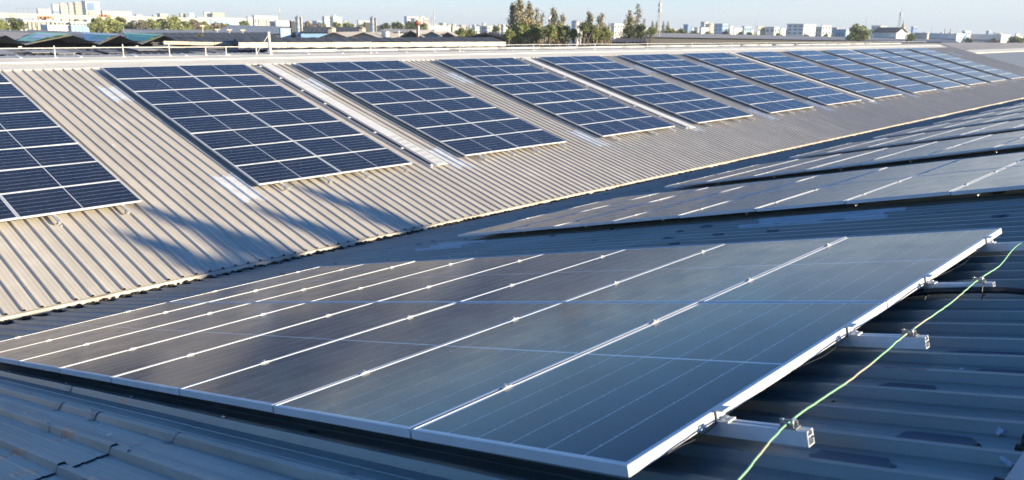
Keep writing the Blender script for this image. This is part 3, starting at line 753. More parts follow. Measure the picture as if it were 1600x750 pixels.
def building(px0, pxc, px1, py, D, mat, label, cat='building', floors=0, bays=0, roof='parapet', group=None, name=None, side_mat=None, base_z=GZ, roof_mat_='wall_grey'):
    C, lx, ly = corner_dims(px0, pxc, px1, py, D)
    ly = min(ly, 60); H = C.z-base_z
    t = thing(name or {'tower': 'tower_block', 'warehouse': 'warehouse', 'house': 'house'}.get(cat, 'city_building'), label, cat, (C.x, C.y, base_z), (0, 0, 0), group)
    m = MB(); m.box(0, lx, 0, ly, 0, H); m.obj('wall', mat, t)
    if roof == 'parapet':
        m = MB(); e = .15*D/300
        m.box(-e, lx+e, -e, ly+e, H, H+.25*D/300); m.obj('roof', roof_mat_, t)
    elif roof == 'gable_x':      # ridge runs along x
        m = MB(); h = .16*ly; e = .6
        m.extr([(-e, -.1), (ly/2, h), (ly+e, -.1), (ly+e, .2), (ly/2, h+.3), (-e, .2)], (-e, 0, H), (lx+e, 0, H), (Vector((0, 1, 0)), Vector((0, 0, 1)))); m.obj('roof', roof_mat_, t)
    elif roof == 'gable_y':
        m = MB(); h = .16*lx; e = .6
        m.extr([(-e, -.1), (lx/2, h), (lx+e, -.1), (lx+e, .2), (lx/2, h+.3), (-e, .2)], (0, -e, H), (0, ly+e, H), (Vector((1, 0, 0)), Vector((0, 0, 1)))); m.obj('roof', roof_mat_, t)
        m = MB(); m.extr([(0, 0), (lx, 0), (lx/2, h)], (0, .05, H), (0, ly-.05, H), (Vector((1, 0, 0)), Vector((0, 0, 1)))); m.obj('gable', mat, t)
    if floors:
        wv = MB(); wv.box(-.5, .5, -.06, .06, -.5, .5); me = wv.mesh('window', 'window_dark')
        fh = H/floors if base_z > GZ else (H)/floors
        for f_ in range(floors):
            z = fh*(f_+.55)
            if z < 4 and D > 250: continue
            nb = bays or max(2, int(lx/4))
            for b in range(nb):
                o = link('window', me, t, ((b+.5)*lx/nb, 0, z), None, (lx/nb*.55, 1, fh*.45))
            nb2 = max(2, int(nb*ly/max(lx, 1))) if bays else max(2, int(ly/4)); nb2 = min(nb2, 14)
            for b in range(nb2):
                link('window', me, t, (0, (b+.5)*ly/nb2, z), (0, 0, math.pi/2), (ly/nb2*.55, 1, fh*.45))
    return t, lx, ly, H
B_ = building
# left cluster
t, lx, ly, H = B_(127, 133, 155, 2.5, 800, 'wall_white', 'tall white tower at left with a large blue glass front', 'tower', 0)
m = MB(); m.box(lx*.10, lx*.62, -.5, 0, H-8.5, H-1); m.obj('glass_front', 'wall_blue', t); m = MB(); m.box(lx*.26, lx*.40, -.8, -.5, H-8, H-4); m.obj('window', 'window_dark', t)
m = MB(); m.box(lx*.12, lx*.66, -1.2, 0, H-16, H-9); m.obj('podium', 'wall_beige', t)
for k in range(6):
    m = MB(); m.box(lx*.80, lx*.94, -.15, 0, H-2.6-k*2.4, H-1.4-k*2.4); m.obj('window', 'window_dark', t)
    m = MB(); m.box(-.15, 0, ly*.2, ly*.8, H-2.8-k*2.4, H-1.4-k*2.4); m.obj('window', 'window_dark', t)
B_(114, 117, 127, 4.5, 860, 'wall_beige', 'beige apartment tower directly left of the blue glass tower', 'tower', 8, 3)
B_(105, 107, 115, 5.5, 880, 'wall_cream', 'cream apartment tower second left of the blue glass tower', 'tower', 8, 3)
B_(100, 101, 105, 7, 900, 'wall_white', 'slim white tower slice between two cream blocks at left', 'tower', 8, 1)
t, lx, ly, H = B_(80, 82, 100, 7.5, 880, 'wall_white', 'wide white block with a blue band at left of the cream towers', 'tower', 0)
m = MB(); m.box(0, lx, -.3, 0, H-8.5, H-6.5); m.obj('blue_band', 'wall_blue', t)
B_(93, 94, 100, 5.2, 860, 'wall_cream', 'small cream stair tower on the wide white block at left', 'building')
B_(57, 59, 78, 14, 600, 'wall_white', 'low white building behind the flyover near the left edge', 'building', 4, 6)
B_(157, 160, 205, 17.5, 900, 'wall_white', 'long white building right of the blue glass tower', 'building', 6, 10)
B_(211, 213, 222, 23.5, 800, 'wall_white', 'small white block left of the round dark tree at left', 'building', 4, 4)
B_(238, 240, 246, 24.5, 700, 'wall_beige', 'small beige block just above the trees at left', 'building', 3, 2)
t, lx, ly, H = B_(246, 250, 262, 22, 600, 'wall_cream', 'cream block with a blue side above the trees at left', 'building', 3, 3)
m = MB(); m.box(-.3, 0, .3, ly, 4, H-.5); m.obj('blue_side', 'wall_blue', t)
B_(280, 282, 290, 22, 700, 'wall_cream', 'cream block half hidden behind the large tree at left', 'building', 4, 3)
t, lx, ly, H = B_(294, 295, 304, 23.6, 700, 'wall_white', 'tiny white block with a rooftop frame right of the large tree', 'building')
m = MB(); m.box(0, lx, 0, 1, H+1, H+2.2); m.obj('rooftop_sign', 'wall_lightblue', t)
B_(318, 319, 330, 19.5, 900, 'wall_white', 'white block with a raised left part on the skyline at left', 'building', 5, 4)
B_(330, 332, 350, 20.5, 900, 'wall_cream', 'cream white slab on the skyline right of the raised white block', 'building', 5, 6)
B_(306, 308, 385, 27.5, 780, 'wall_white', 'very long low white hall below two skyline blocks', 'building')
B_(328, 329, 362, 31.5, 500, 'wall_lightblue', 'low pale blue shed in front of the long white hall', 'building')
B_(385, 387, 396, 27, 700, 'wall_white', 'small white block left of the wide ribbed white hall', 'building')
t, *_ = B_(394, 397, 433, 25, 520, 'wall_white', 'wide ribbed white hall left of the first silo', 'building', 2, 9)
B_(403, 404, 416, 32, 430, 'wall_cream', 'low cream shed in front of the wide ribbed hall', 'building')
B_(416, 417, 430, 33, 420, 'wall_grey', 'low grey shed in front of the wide ribbed hall', 'building')
B_(430, 431, 454, 32.5, 420, 'wall_white', 'low white shed directly left of the first silo', 'building')
t, lx, ly, H = B_(504, 507, 518, 26.5, 900, 'wall_white', 'white apartment block with blue side between the two silos', 'building', 5, 3)
m = MB(); m.box(-.4, 0, 0, ly, 4, H); m.obj('blue_side', 'wall_blue', t)
B_(518, 519, 534, 26.8, 905, 'wall_white', 'white apartment block right half, between the two silos', 'building', 5, 5)
B_(520, 521, 525, 24.2, 903, 'wall_white', 'narrow lift tower rising between two white apartment blocks', 'building')
B_(558, 560, 577, 33, 600, 'wall_white', 'low white block directly left of the second silo', 'building', 3, 5)
t, lx, ly, H = B_(632, 636, 655, 26.5, 850, 'wall_white', 'white block with blue end left of the rusty mushroom tower', 'building', 5, 5)
m = MB(); m.box(-.4, 0, 0, ly, 4, H); m.obj('blue_side', 'wall_blue', t)
B_(656, 657, 663, 26, 850, 'wall_white', 'narrow white block behind the rusty mushroom tower', 'building', 5, 2)
B_(661, 662, 669, 29, 830, 'wall_beige', 'low beige block right of the rusty mushroom tower', 'building', 4, 2)
B_(664, 666, 704, 40.5, 420, 'wall_white', 'long low white shed under the two thin masts', 'warehouse')
B_(858, 858.5, 862, 26, 500, 'wall_white', 'slim white chimney like block seen between the pines', 'tower')
# right side of the skyline
B_(955, 960, 985, 37.5, 600, 'wall_white', 'white hall with pale roof between the pines', 'building', 3, 6)
B_(1068, 1075, 1076.5, 39, 650, 'wall_blue', 'dark blue block above bushes right of the mast', 'building')
t, *_ = B_(1095, 1101, 1109, 35, 800, 'wall_white', 'white tower with a blue side right of centre', 'tower', 6, 2)
B_(1109, 1110, 1116, 37, 800, 'wall_cream', 'cream block attached to white tower right of centre', 'building', 6, 2)
B_(1116, 1129, 1137, 38, 780, 'wall_lightblue', 'wide pale blue block beside the cream block', 'building', 4, 3)
B_(1093, 1096, 1108, 43.5, 450, 'wall_white', 'low white house in front of white tower right of centre', 'house')
B_(1140, 1141, 1146, 41, 700, 'wall_white', 'small white block standing alone right of the wide pale blue block', 'building')
B_(1146, 1147, 1160, 44.5, 430, 'wall_white', 'white warehouse end with one red spot of paint', 'warehouse')
B_(1160, 1163, 1174, 42, 600, 'wall_lightblue', 'pale blue house cluster left of the big white block', 'building', 3, 3)
B_(1183, 1184, 1196, 42, 520, 'wall_cream', 'cream white house in front of skyline right of centre', 'house', 3, 3)
B_(1196, 1210, 1218, 43, 520, 'wall_white', 'white house with shaded blue side left of the big white block', 'house', 3, 2)
B_(1219, 1220, 1228, 45, 500, 'wall_white', 'small white cube house beside the big white block', 'house')
B_(1230, 1256, 1275, 38.5, 560, 'wall_white', 'big white four storey block with many windows, right of centre', 'building', 6, 5)
B_(1275, 1284, 1290, 43, 600, 'wall_cream', 'cream block directly right of the big white block', 'building', 3, 2)
B_(1284, 1285, 1299, 40, 580, 'wall_white', 'white block with a raised right corner near the big white block', 'building', 4, 3)
B_(1300, 1308, 1310, 44, 520, 'wall_cream', 'low cream block left of the round tree', 'building', 3, 2)
t, lx, ly, H = B_(1303, 1322, 1326, 47, 380, 'wall_lightblue', 'pale blue shaded house with dark doorways left of the round tree', 'house')
for k in range(3):
    m = MB(); m.box(-.15, 0, ly*(.2+.22*k), ly*(.32+.22*k), H-4.4, H-1.4); m.obj('doorway', 'window_dark', t)
B_(1362, 1376, 1386, 41, 620, 'wall_white', 'white block with shaded side right of the round tree', 'building', 4, 3)
t, lx, ly, H = B_(1366, 1401, 1415, 50.5, 330, 'wall_white', 'warehouse with dark roof and bright white end wall below the pagoda', 'warehouse', 0, 0, 'gable_y', roof_mat_='roof_dark_old')
for k in range(3):
    m = MB(); m.box(lx*(.15+.28*k), lx*(.27+.28*k), -.12, 0, H-6, H-3); m.obj('window', 'window_dark', t)
for k in range(7):
    m = MB(); m.box(-.12, 0, ly*(.05+.135*k), ly*(.14+.135*k), H-4.5, H-2); m.obj('window', 'window_dark', t)
B_(1424, 1427, 1433, 42.5, 800, 'wall_blue', 'small blue tower block right of the pagoda', 'tower', 4, 2)
B_(1430, 1449, 1452, 52.5, 360, 'roof_brown_old', 'dark weathered shed between the small tree and the first long white warehouse', 'warehouse')
for px0, pxc, px1, py, lb in ((1452, 1495, 1508, 53.5, 'long white warehouse with blue shaded front, left one of two at right'), (1518, 1565, 1579, 55, 'long white warehouse with blue shaded front, right one of two at right')):
    t, lx, ly, H = B_(px0, pxc, px1, py, 380, 'wall_white', lb, 'warehouse', 0, 0, 'parapet', roof_mat_='wall_white')
    wm = MB(); wm.box(-.1, 0, -.5, .5, -.5, .5); me = wm.mesh('window', 'window_dark')
    n_ = 14
    for k in range(n_): link('window', me, t, (0, ly*(k+.5)/n_, H-2.6), None, (1, ly/n_*.6, 1.1))
B_(1541, 1545, 1549, 49, 900, 'wall_lightblue', 'small pale blue skyline block above the right warehouse', 'building', 3, 2)
B_(1504, 1508, 1512, 51, 700, 'wall_blue', 'small blue block between the two long white warehouses', 'building')
# endless low city: blocks nothing tells apart
rc_ = random.Random(77)
cols = ['wall_white']*5+['wall_cream']*2+['wall_grey', 'wall_lightblue', 'wall_beige']
def horizon(px): return 28.26+.01583*px
n_city = 0
for k in range(170):
    px = rc_.choice((rc_.uniform(0, 1600), rc_.uniform(440, 800), rc_.uniform(1000, 1600)))
    D = rc_.uniform(520, 1500); wpx = rc_.uniform(4, 15)*650/D+2
    py = horizon(px)+rc_.gauss(.5, 1.6)+ (1.5 if D < 700 else 0)
    f = rc_.uniform(.2, .6)
    t, *_ = building(px, px+wpx*f, px+wpx, py, D, rc_.choice(cols), 'one of the countless pale low blocks of the distant city', 'building', rc_.choice((0, 3, 3, 4)) if D < 800 and wpx > 9 else 0, 2, 'parapet', 'pale low blocks of the distant city')
    n_city += 1
# flyover at left
t = thing('flyover', 'long concrete flyover road on piers at the far left', 'bridge', at(60, 60, 480))
o0 = t.location
A0, A1 = at(-60, 21.5, 430), at(330, 31, 620)
dv = (A1-A0); dv.z = 0; L_ = dv.length; dv.normalize(); sv = Vector((-dv.y, dv.x, 0))
m = MB(); z0 = A0.z
def fly(a, b, c, d_, z1, z2, nm, mt):
    m = MB(); pts = [A0+dv*a+sv*c, A0+dv*b+sv*c, A0+dv*b+sv*d_, A0+dv*a+sv*d_]
    zz = [A0.z+(A1.z-A0.z)*q/L_ for q in (a, b, b, a)]
    top = [Vector((p.x, p.y, z+z2))-o0 for p, z in zip(pts, zz)]; m.prism(top, z2-z1); return m.obj(nm, mt, t)
fly(0, L_, 0, 10, -1.6, 0, 'deck', 'concrete'); fly(0, L_, 0, .3, 0, 1.0, 'barrier', 'wall_cream')
k = 0; q = 8
while q < L_:
    m = MB(); p = A0+dv*q+sv*5; m.box(p.x-1.1, p.x+1.1, p.y-1.1, p.y+1.1, GZ, A0.z+(A1.z-A0.z)*q/L_-1.6); m.v = [tuple(Vector(v)-o0) for v in m.v]; m.obj('pier', 'concrete', t)
    q += 24
for k, px in enumerate((27, 33, 38, 44, 50, 66, 72, 93, 108)):
    p = at(px, 22.5, 455); lp = tag(link('street_lamp', None, None, (p.x, p.y, p.z-.5)), '%s thin grey lamp post from the left on the far left flyover' % ORD[k], 'street lamp', 'lamp posts along the flyover')
    m = MB(); m.tube([(0, 0, 0), (0, 0, 3.6)], .10, 5); m.obj('pole', 'wall_grey', lp); m = MB(); m.tube([(0, 0, 3.6), (.9, -.9, 3.9)], .08, 5); m.obj('arm', 'wall_grey', lp)
# half finished concrete frames in front of it
def frame_block(px0, px1, py, D, floors, nb, label):
    C, lx, ly = corner_dims(px0, px0+1, px1, py, D); ly = 9; H = C.z-GZ
    t = thing('concrete_frame', label, 'building site', (C.x, C.y, GZ)); fh = 3.4
    for f_ in range(floors):
        m = MB(); z = H-f_*fh; m.box(-.3, lx+.3, -.3, ly, z-.5, z); m.obj('slab', 'wall_white', t)
    for b in range(nb+1):
        for y in (0, ly-.6):
            m = MB(); m.box(b*(lx-.7)/nb, b*(lx-.7)/nb+.7, y, y+.7, 0, H-.5); m.obj('column', 'concrete', t)
    return t, lx, H
frame_block(36, 54, 31, 250, 4, 2, 'open concrete frame of a building site beside the left tree')
frame_block(57, 84, 31.5, 255, 4, 3, 'wide open concrete frame of a building site, left of the white hoarding')
t, lx, H = frame_block(86, 108, 33, 260, 3, 3, 'open concrete frame behind the white hoarding at left')
frame_block(110, 137, 34, 262, 3, 4, 'open concrete frame behind the pale blue hoarding')
for k, (px, py) in enumerate(((62, 27.5), (68, 27.5), (75, 27.5), (79, 27.8), (158, 24.5), (163, 24.5), (169, 25))):
    p = at(px, py, 400); m = MB(); m.box(-.9, .9, -.5, .5, -.6, .6); o = m.obj('orange_barrier', 'orange_net'); o.location = p
    tag(o, '%s orange safety barrier from the left on the flyover side' % ORD[k], 'barrier', 'orange safety barriers along the flyover')
def white_wall(px0, pxc, px1, py, D, mat, lb, n_=6):
    C, lx, ly = corner_dims(px0, pxc, px1, py, D); ly = 5; t = thing('hoarding', lb, 'hoarding', (C.x, C.y, GZ)); H = C.z-GZ
    for k in range(n_):
        m = MB(); m.box(lx*k/n_, lx*(k+1)/n_-.06, 0, .3, 0, H+.04*(k % 2)); m.obj('panel', mat, t)
    m = MB(); m.box(-.3, 0, 0, ly, 0, H); m.obj('end_panel', mat, t)
white_wall(75, 76, 110, 38.8, 200, 'wall_white', 'bright white hoarding wall left of the round tree')
white_wall(112, 113, 139, 39, 203, 'wall_lightblue', 'pale blue hoarding wall directly left of the round tree', 5)
# ------------------------------------------------------------------ near roofs beyond the ridge
def corr(p0, p1, p2, p3, pitch, hgt, m, thick=.12):
    """corrugated sheet over quad p0,p1 (near edge, left to right) p3,p2 (far edge)"""
    p0, p1, p2, p3 = map(Vector, (p0, p1, p2, p3)); n = max(2, int((p1-p0).length/pitch)); up = Vector((0, 0, hgt))
    for i in range(n):
        for (a, b, u0, u1) in ((i/n, (i+.5)/n, 0, 1), ((i+.5)/n, (i+1)/n, 1, 0)):
            m.poly([p0.lerp(p1, a)+up*u0, p0.lerp(p1, b)+up*u1, p3.lerp(p2, b)+up*u1, p3.lerp(p2, a)+up*u0])
def skirt(m, a, b, z):
    a = Vector(a); b = Vector(b); m.poly([a, b, (b.x, b.y, z), (a.x, a.y, z)])
# (1) dark patched roof right behind our ridge, left part
n0, n1 = aty(-60, 96, 36), aty(430, 86, 36); f0, f1 = aty(-60, 74.5, 46), aty(430, 72.5, 46)
z_n = -2.9; z_f = -1.95
f0 = aty(-60, 76.5, 47); f1 = aty(430, 73.2, 47); z_n = -2.25; z_f = f0.z
c0, c1_, c2_, c3_ = Vector((n0.x-4, 33, z_n)), Vector((n1.x+6, 33, z_n)), f1.copy(), f0.copy()
t = thing('old_roof', 'black patched old roof directly behind the left part of the white ridge', 'roof', (c0.x, 36, z_n))
m = MB(); corr(c0-t.location, c1_-t.location, c2_-t.location, c3_-t.location, .5, .06, m); m.obj('roof_sheeting', 'roof_dark_old', t, fix=False)
m = MB(); corr(c3_-t.location, c2_-t.location, c2_+Vector((0, 9, -1.2))-t.location, c3_+Vector((0, 9, -1.2))-t.location, .5, .06, m); m.obj('back_slope', 'roof_dark_old', t, fix=False)
m = MB(); skirt(m, c0-t.location, c1_-t.location, GZ-t.location.z); skirt(m, c0-t.location, c3_-t.location, GZ-t.location.z); skirt(m, c2_-t.location, c1_-t.location, GZ-t.location.z); m.obj('wall', 'wall_dark', t, fix=False)
rr = random.Random(31)
simple('patch_light', (.42, .40, .37), .6, var=.25, scale=3); simple('patch_mid', (.22, .21, .20), .7, var=.3, scale=3)
for k in range(46):
    a = rr.uniform(.02, .72); b = rr.uniform(.15, .95); base = c0.lerp(c1_, a).lerp(c3_.lerp(c2_, a), b); wd = rr.uniform(.5, 1.1); ln = rr.uniform(.8, 2.2)
    sl = (z_f-z_n)/14; m = MB(); m.prism([(0, 0, .0), (wd, 0, .0), (wd, ln, ln*sl), (0, ln, ln*sl)], .02)
    o = m.obj('roof_patch', rr.choice(('patch_light', 'patch_mid')), t); o.location = base+Vector((0, 0, .10))-t.location
# (2) saw-tooth gables with tarpaulins
valley_px = [-45, 40, 155, 222, 292]; ridge_px = [10, 115, 188, 257]
YN, YF = 62, 92
def gp(px, py, y=YN): return aty(px, py, y)
vz = [gp(p, 69.5+(.3 if i else 0)).z for i, p in enumerate(valley_px)]; vz = [sum(vz)/len(vz)]*len(vz)
for i in range(4):
    v0, r0_, v1 = gp(valley_px[i], 69.7), gp(ridge_px[i], 63), gp(valley_px[i+1], 69)
    zr_ = vz[i]+.62
    lbl = ['grey brown gabled roof at the far left edge, mostly left of the first green tarpaulin', 'grey brown gabled roof with green and blue tarpaulin, left one', 'grey brown gabled roof with pale blue tarpaulin, middle one', 'grey brown gabled roof with bright green tarpaulin, right one'][i]
    t = thing('gabled_shed', lbl, 'shed', (v0.x, YN, vz[i])); O = t.location
    dz = Vector((0, 0, .35)); back = Vector((0, YF-YN, .0))
    a0 = Vector((v0.x, YN, vz[i])); a1 = Vector((r0_.x, YN, zr_)); a2 = Vector((v1.x, YN, vz[i]))
    m = MB(); corr(a0+back-O, a0-O, a1-O, a1+back-O, .9, .05, m); m.obj('left_slope', 'roof_brown_old', t, fix=False)
    m = MB(); corr(a2+back-O, a2-O, a1-O, a1+back-O, .9, .05, m); m.obj('right_slope', 'roof_brown_old', t, fix=False)
    m = MB(); m.poly([a0-O, a1-O, a2-O, Vector((a2.x, YN, GZ))-O, Vector((a0.x, YN, GZ))-O]); m.v = [(x, y+6, z) for x, y, z in m.v]; m.obj('end_wall', 'wall_dark', t, fix=False)  # dark wall colour stands for the open shade under the gable
    m = MB(); m.box(a2.x-O.x-.35, a2.x-O.x-.15, .3, .5, -2.5, -.1); m.obj('post', 'wall_white', t)
    if i:
        m = MB(); s0, s1 = a0.lerp(a1, .15), a1.lerp(a0, .01); ext = Vector((0, 9, 0)); up = Vector((0, 0, .12))
        corr(s0+up-O, s1+up-O, s1+up+ext*.8-O, s0+up+ext*.35-O, 1.1, .05, m); m.obj('tarpaulin', ['', 'tarp_green', 'tarp_blue', 'tarp_green'][i], t, fix=False)
        m = MB(); s0, s1 = a0.lerp(a1, .35), a1.lerp(a0, .25)
        corr(s0+up*1.5-O, s1+up*1.5-O, s1+up*1.5+ext*.5-O, s0+up*1.5+ext*.3-O, 1.1, .05, m); m.obj('tarpaulin', ['', 'tarp_blue', 'tarp_green', 'tarp_green'][i], t, fix=False)
# (3) long dark flat-looking roofs behind
def slab_roof(pn0, pn1, pf1, pf0, yn, yf, mat, label, wall_mat='wall_dark', nm='old_roof', fascia=None, pitch=1.0, thick=.15):
    q0, q1 = aty(*pn0, yn), aty(*pn1, yn); g0, g1 = aty(*pf0, yf), aty(*pf1, yf)
    t = thing(nm, label, 'roof', q0); O = t.location
    m = MB(); corr(q0-O, q1-O, g1-O, g0-O, pitch, .05*pitch, m); m.obj('roof_sheeting', mat, t, fix=False)
    zz = GZ-O.z
    m = MB(); e = Vector((0, .9, 0)); skirt(m, q0-O+e, q1-O+e, zz); skirt(m, q1-O, g1-O, zz); skirt(m, g0-O, q0-O, zz); skirt(m, g1-O, g0-O, zz); m.v = [(x, y, z-.12) for x, y, z in m.v]; m.obj('wall', wall_mat, t, fix=False)
    if fascia:
        h_, fm, y_off = fascia; n_ = max(3, int((q1-q0).length/3)); rf = random.Random(int(abs(q0.x)*7))
        for k in range(n_):
            a = q0.lerp(q1, k/n_); b = q0.lerp(q1, (k+1)/n_)-(q1-q0).normalized()*.03; dz_ = rf.uniform(-.015, .015)
            m = MB()
            for P_ in (a, b): pass
            m.v = []; m.f = []; m.mi = []
            o_ = Vector((0, -y_off, dz_)); th = Vector((0, .05, 0)); hh = Vector((0, 0, h_))
            pts = [a+o_, b+o_, b+o_-hh, a+o_-hh]; pts2 = [p+th for p in pts]
            m.poly([p-O for p in pts]); m.poly([p-O for p in pts2])
            for i in range(4): m.poly([pts[i]-O, pts[(i+1) % 4]-O, pts2[(i+1) % 4]-O, pts2[i]-O])
            m.obj('fascia_panel', fm, t)
    return t
slab_roof((86, 57), (440, 61), (420, 50.5), (90, 52), 100, 150, 'roof_dark_old', 'long black roof behind the tarpaulin gables')
slab_roof((190, 52.5), (470, 53.5), (300, 46), (190, 45.5), 160, 230, 'roof_brown_old', 'grey brown roof strip below the left trees')
slab_roof((372, 66.5), (790, 65.5), (770, 58.5), (365, 59), 46, 62, 'roof_dark_old', 'long black roof with a cream fascia parallel to the white ridge', fascia=(.34, 'cream_flashing', .05))
slab_roof((255, 64.5), (372, 66.5), (365, 60), (258, 60), 58, 75, 'roof_dark_old', 'short black roof between tarpaulin gable and the cream fascia', fascia=(.22, 'wall_cream', .05))
# dark low strip in front of cream fascia
slab_roof((372, 78.5), (1000, 73), (1000, 71.5), (372, 75.5), 34, 44, 'roof_dark_old', 'low dark roof strip between the white ridge and the cream fascia')
# navy big shed at px 340..455
slab_roof((330, 50.5), (455, 57), (455, 41.5), (360, 39), 190, 210, 'roof_bluegrey', 'dark blue grey shed roof left of the first silo', 'wall_blue')
# grey roof at right with overhang
slab_roof((1005, 58), (1500, 66.5), (1490, 62), (990, 50.5), 90, 125, 'roof_brown_old', 'long weathered grey roof with dark wall below, right of the pines', 'wall_dark')
slab_roof((940, 66), (1010, 66), (1010, 57), (975, 57), 76, 88, 'roof_dark_old', 'dark sloping roof piece directly right of the pines')
slab_roof((1480, 78), (1640, 78), (1640, 67), (1470, 66.5), 60, 75, 'roof_brown_old', 'brown corrugated roof at far right with deep black shade under it', pitch=.55)
# neighbour roof beyond the end of our slope
q = atz(1520, 81, -1.5); e_ = aty(1520, 80.2, 26.0)
t = thing('factory_roof', 'plain blue grey roof beyond the far right end of the beige slope', 'roof', (XE+1.2, 26, e_.z)); O = t.location
m = MB(); corr((0, 0, 0), (70, 0, 0), (70, -17, -17*math.tan(A_SL)), (0, -17, -17*math.tan(A_SL)), P*4, .03, m); m.obj('roof_sheeting', 'roof_bluegrey', t, fix=False)
m = MB(); corr((0, 0, 0), (70, 0, 0), (70, 12, -12*math.tan(A_SL)), (0, 12, -12*math.tan(A_SL)), P*4, .03, m); m.obj('back_slope', 'roof_bluegrey', t, fix=False)
m = MB(); m.extr([(-.9, -.20), (-.9, -.12), (0, .16), (.9, -.12), (.9, -.2), (0, .08)], (0, 0, 0), (70, 0, 0), (Vector((0, 1, 0)), Vector((0, 0, 1)))); m.obj('ridge_cap', 'cream_cap', t)
m = MB(); skirt(m, (0, -17, -4.6), (70, -17, -4.6), GZ-O.z); skirt(m, (.2, -17, -4.5), (.2, 12, -4.5), GZ-O.z); m.obj('wall', 'wall_grey', t, fix=False)
# ------------------------------------------------------------------ silos, water tower, masts, gables
def silo(px, half, top, D, label, mat='wall_white', ladder=True, shade=None):
    p = at(px, top, D); r = half/FPX*D; H = p.z-GZ
    t = thing('silo', label, 'silo', (p.x, p.y, GZ)); m = MB(); m.tube([(0, 0, 0), (0, 0, H)], r, 20); m.obj('shell', mat, t, smooth=False)
    for k in range(7):
        m = MB(); z = H-.35-k*1.15; m.tube([(0, 0, z), (0, 0, z+.14)], r*1.04, 20); m.obj('band', 'wall_grey', t)
    m = MB(); m.tube([(0, 0, H), (0, 0, H+.3)], r*.95, 16, r2=r*.3); m.obj('cap', 'wall_grey', t)
    if ladder:
        m = MB(); m.box(-.15, .15, -r-.15, -r-.05, 0, H); m.obj('ladder', 'wall_dark', t)
    return t
silo(466.5, 5.2, 26.5, 175, 'first whitish silo from the left, beside a dark block')
silo(583, 4.7, 27.5, 180, 'second whitish silo, in front of low roofs')
silo(900.5, 7.5, 33, 260, 'wide white tank with dark rim seen among the pines')
B_(452, 455, 461, 33, 185, 'wall_dark', 'dark narrow block directly behind the first silo', 'building')
B_(568, 570, 578, 35, 190, 'wall_dark', 'dark narrow block directly behind the second silo', 'building')
B_(436, 438, 454, 45, 170, 'wall_lightblue', 'pale blue metal box shed at the foot of the first silo', 'shed', 0)
def gable(pxl, pxr, pyr, pyv, D, mat, label, roofm='roof_brown_old', depth=22):
    a = at(pxl, pyv, D); r_ = at((pxl+pxr)/2, pyr, D); b = at(pxr, pyv, D)
    x0, x1 = a.x, b.x
    ctr = (a+b)/2; ux = (b-a); ux.z = 0; W_ = ux.length; ux.normalize(); uy = Vector((-ux.y, ux.x, 0)); h_ = r_.z-ctr.z
    t = thing('gabled_shed', label, 'shed', (ctr.x, ctr.y, GZ), (0, 0, math.atan2(ux.y, ux.x))); H = ctr.z-GZ
    m = MB(); m.poly([(-W_/2+.2, 0, 0), (W_/2-.2, 0, 0), (W_/2-.2, 0, H), (0, 0, H+h_-.1), (-W_/2+.2, 0, H)]); m.obj('end_wall', mat, t, fix=False)
    m = MB(); m.box(-W_/2+.2, W_/2-.2, .1, depth, 0, H); m.obj('wall', mat, t)
    for s_ in (-1, 1):
        m = MB(); corr((s_*W_/2, -.6, H-.05), (s_*W_/2, depth, H-.05), (0, depth, H+h_), (0, -.6, H+h_), 1.2, .05, m); m.obj('roof_slope', roofm, t, fix=False)
        m = MB(); m.prism([(s_*W_/2, -.6, H), (0, -.6, H+h_+.05), (0, -.45, H+h_+.05), (s_*W_/2, -.45, H)], .18); m.obj('barge_board', 'wall_dark', t)
    return t
gable(500, 546, 50.5, 58.5, 125, 'wall_cream', 'cream gabled shed right of the first silo')
gable(546, 592, 50.8, 58.3, 126, 'wall_cream', 'cream gabled shed directly left of second silo')
gable(624, 662, 48, 57.5, 120, 'wall_dark', 'open dark gabled shed behind the rusty mushroom tower')  # closed end wall; its dark colour stands for the shade inside the opening
gable(660, 690, 49.5, 56, 122, 'wall_lightblue', 'pale blue gabled shed right of the rusty mushroom tower')
gable(688, 712, 50.5, 56, 124, 'wall_dark', 'dark gabled shed left of the round green bush')
gable(716, 800, 51, 60, 110, 'wall_dark', 'black gabled roof directly left of the pines', 'roof_dark_old')
B_(596, 603, 608, 50, 130, 'wall_white', 'small white box house right of the second silo', 'house')
slab_roof((470, 51), (570, 51), (570, 42.5), (478, 42), 150, 185, 'roof_dark_old', 'dark shed roof between the silos', 'wall_blue')
slab_roof((592, 51), (680, 51), (680, 46.5), (600, 45), 150, 185, 'roof_brown_old', 'grey shed roof right of the second silo', 'wall_grey')
for k, (px0, px1) in enumerate(((511, 520), (559, 567.5))): gable(px0, px1, 42.3, 43.8, 148, 'wall_cream', ['small cream roof monitor above the first cream gable', 'small cream roof monitor above the second cream gable'][k], depth=3)
# mushroom shaped water tower
p = at(652.5, 31, 112); t = thing('water_tower', 'rusty orange mushroom shaped water tower', 'water tower', (p.x, p.y, GZ)); H = p.z-GZ
k_ = 112/FPX
m = MB(); m.tube([(0, 0, 0), (0, 0, H-8*k_)], 1.9*k_, 10, r2=2.4*k_); m.obj('stem', 'wall_rust', t)
m = MB(); m.tube([(0, 0, H-9.5*k_), (0, 0, H-5.5*k_)], 2.4*k_, 12, r2=5.8*k_); m.tube([(0, 0, H-5.5*k_), (0, 0, H-3*k_)], 5.8*k_, 12, r2=5.4*k_); m.obj('tank', 'wall_rust', t)
m = MB(); m.tube([(-1*k_, 0, H-3*k_), (-1*k_, 0, H)], 2.6*k_, 8); m.obj('head', 'wall_rust', t)
m = MB(); m.box(-.1, .1, -2.7*k_, -2.0*k_, H-24*k_, H-9*k_); m.obj('ladder', 'wall_white', t)
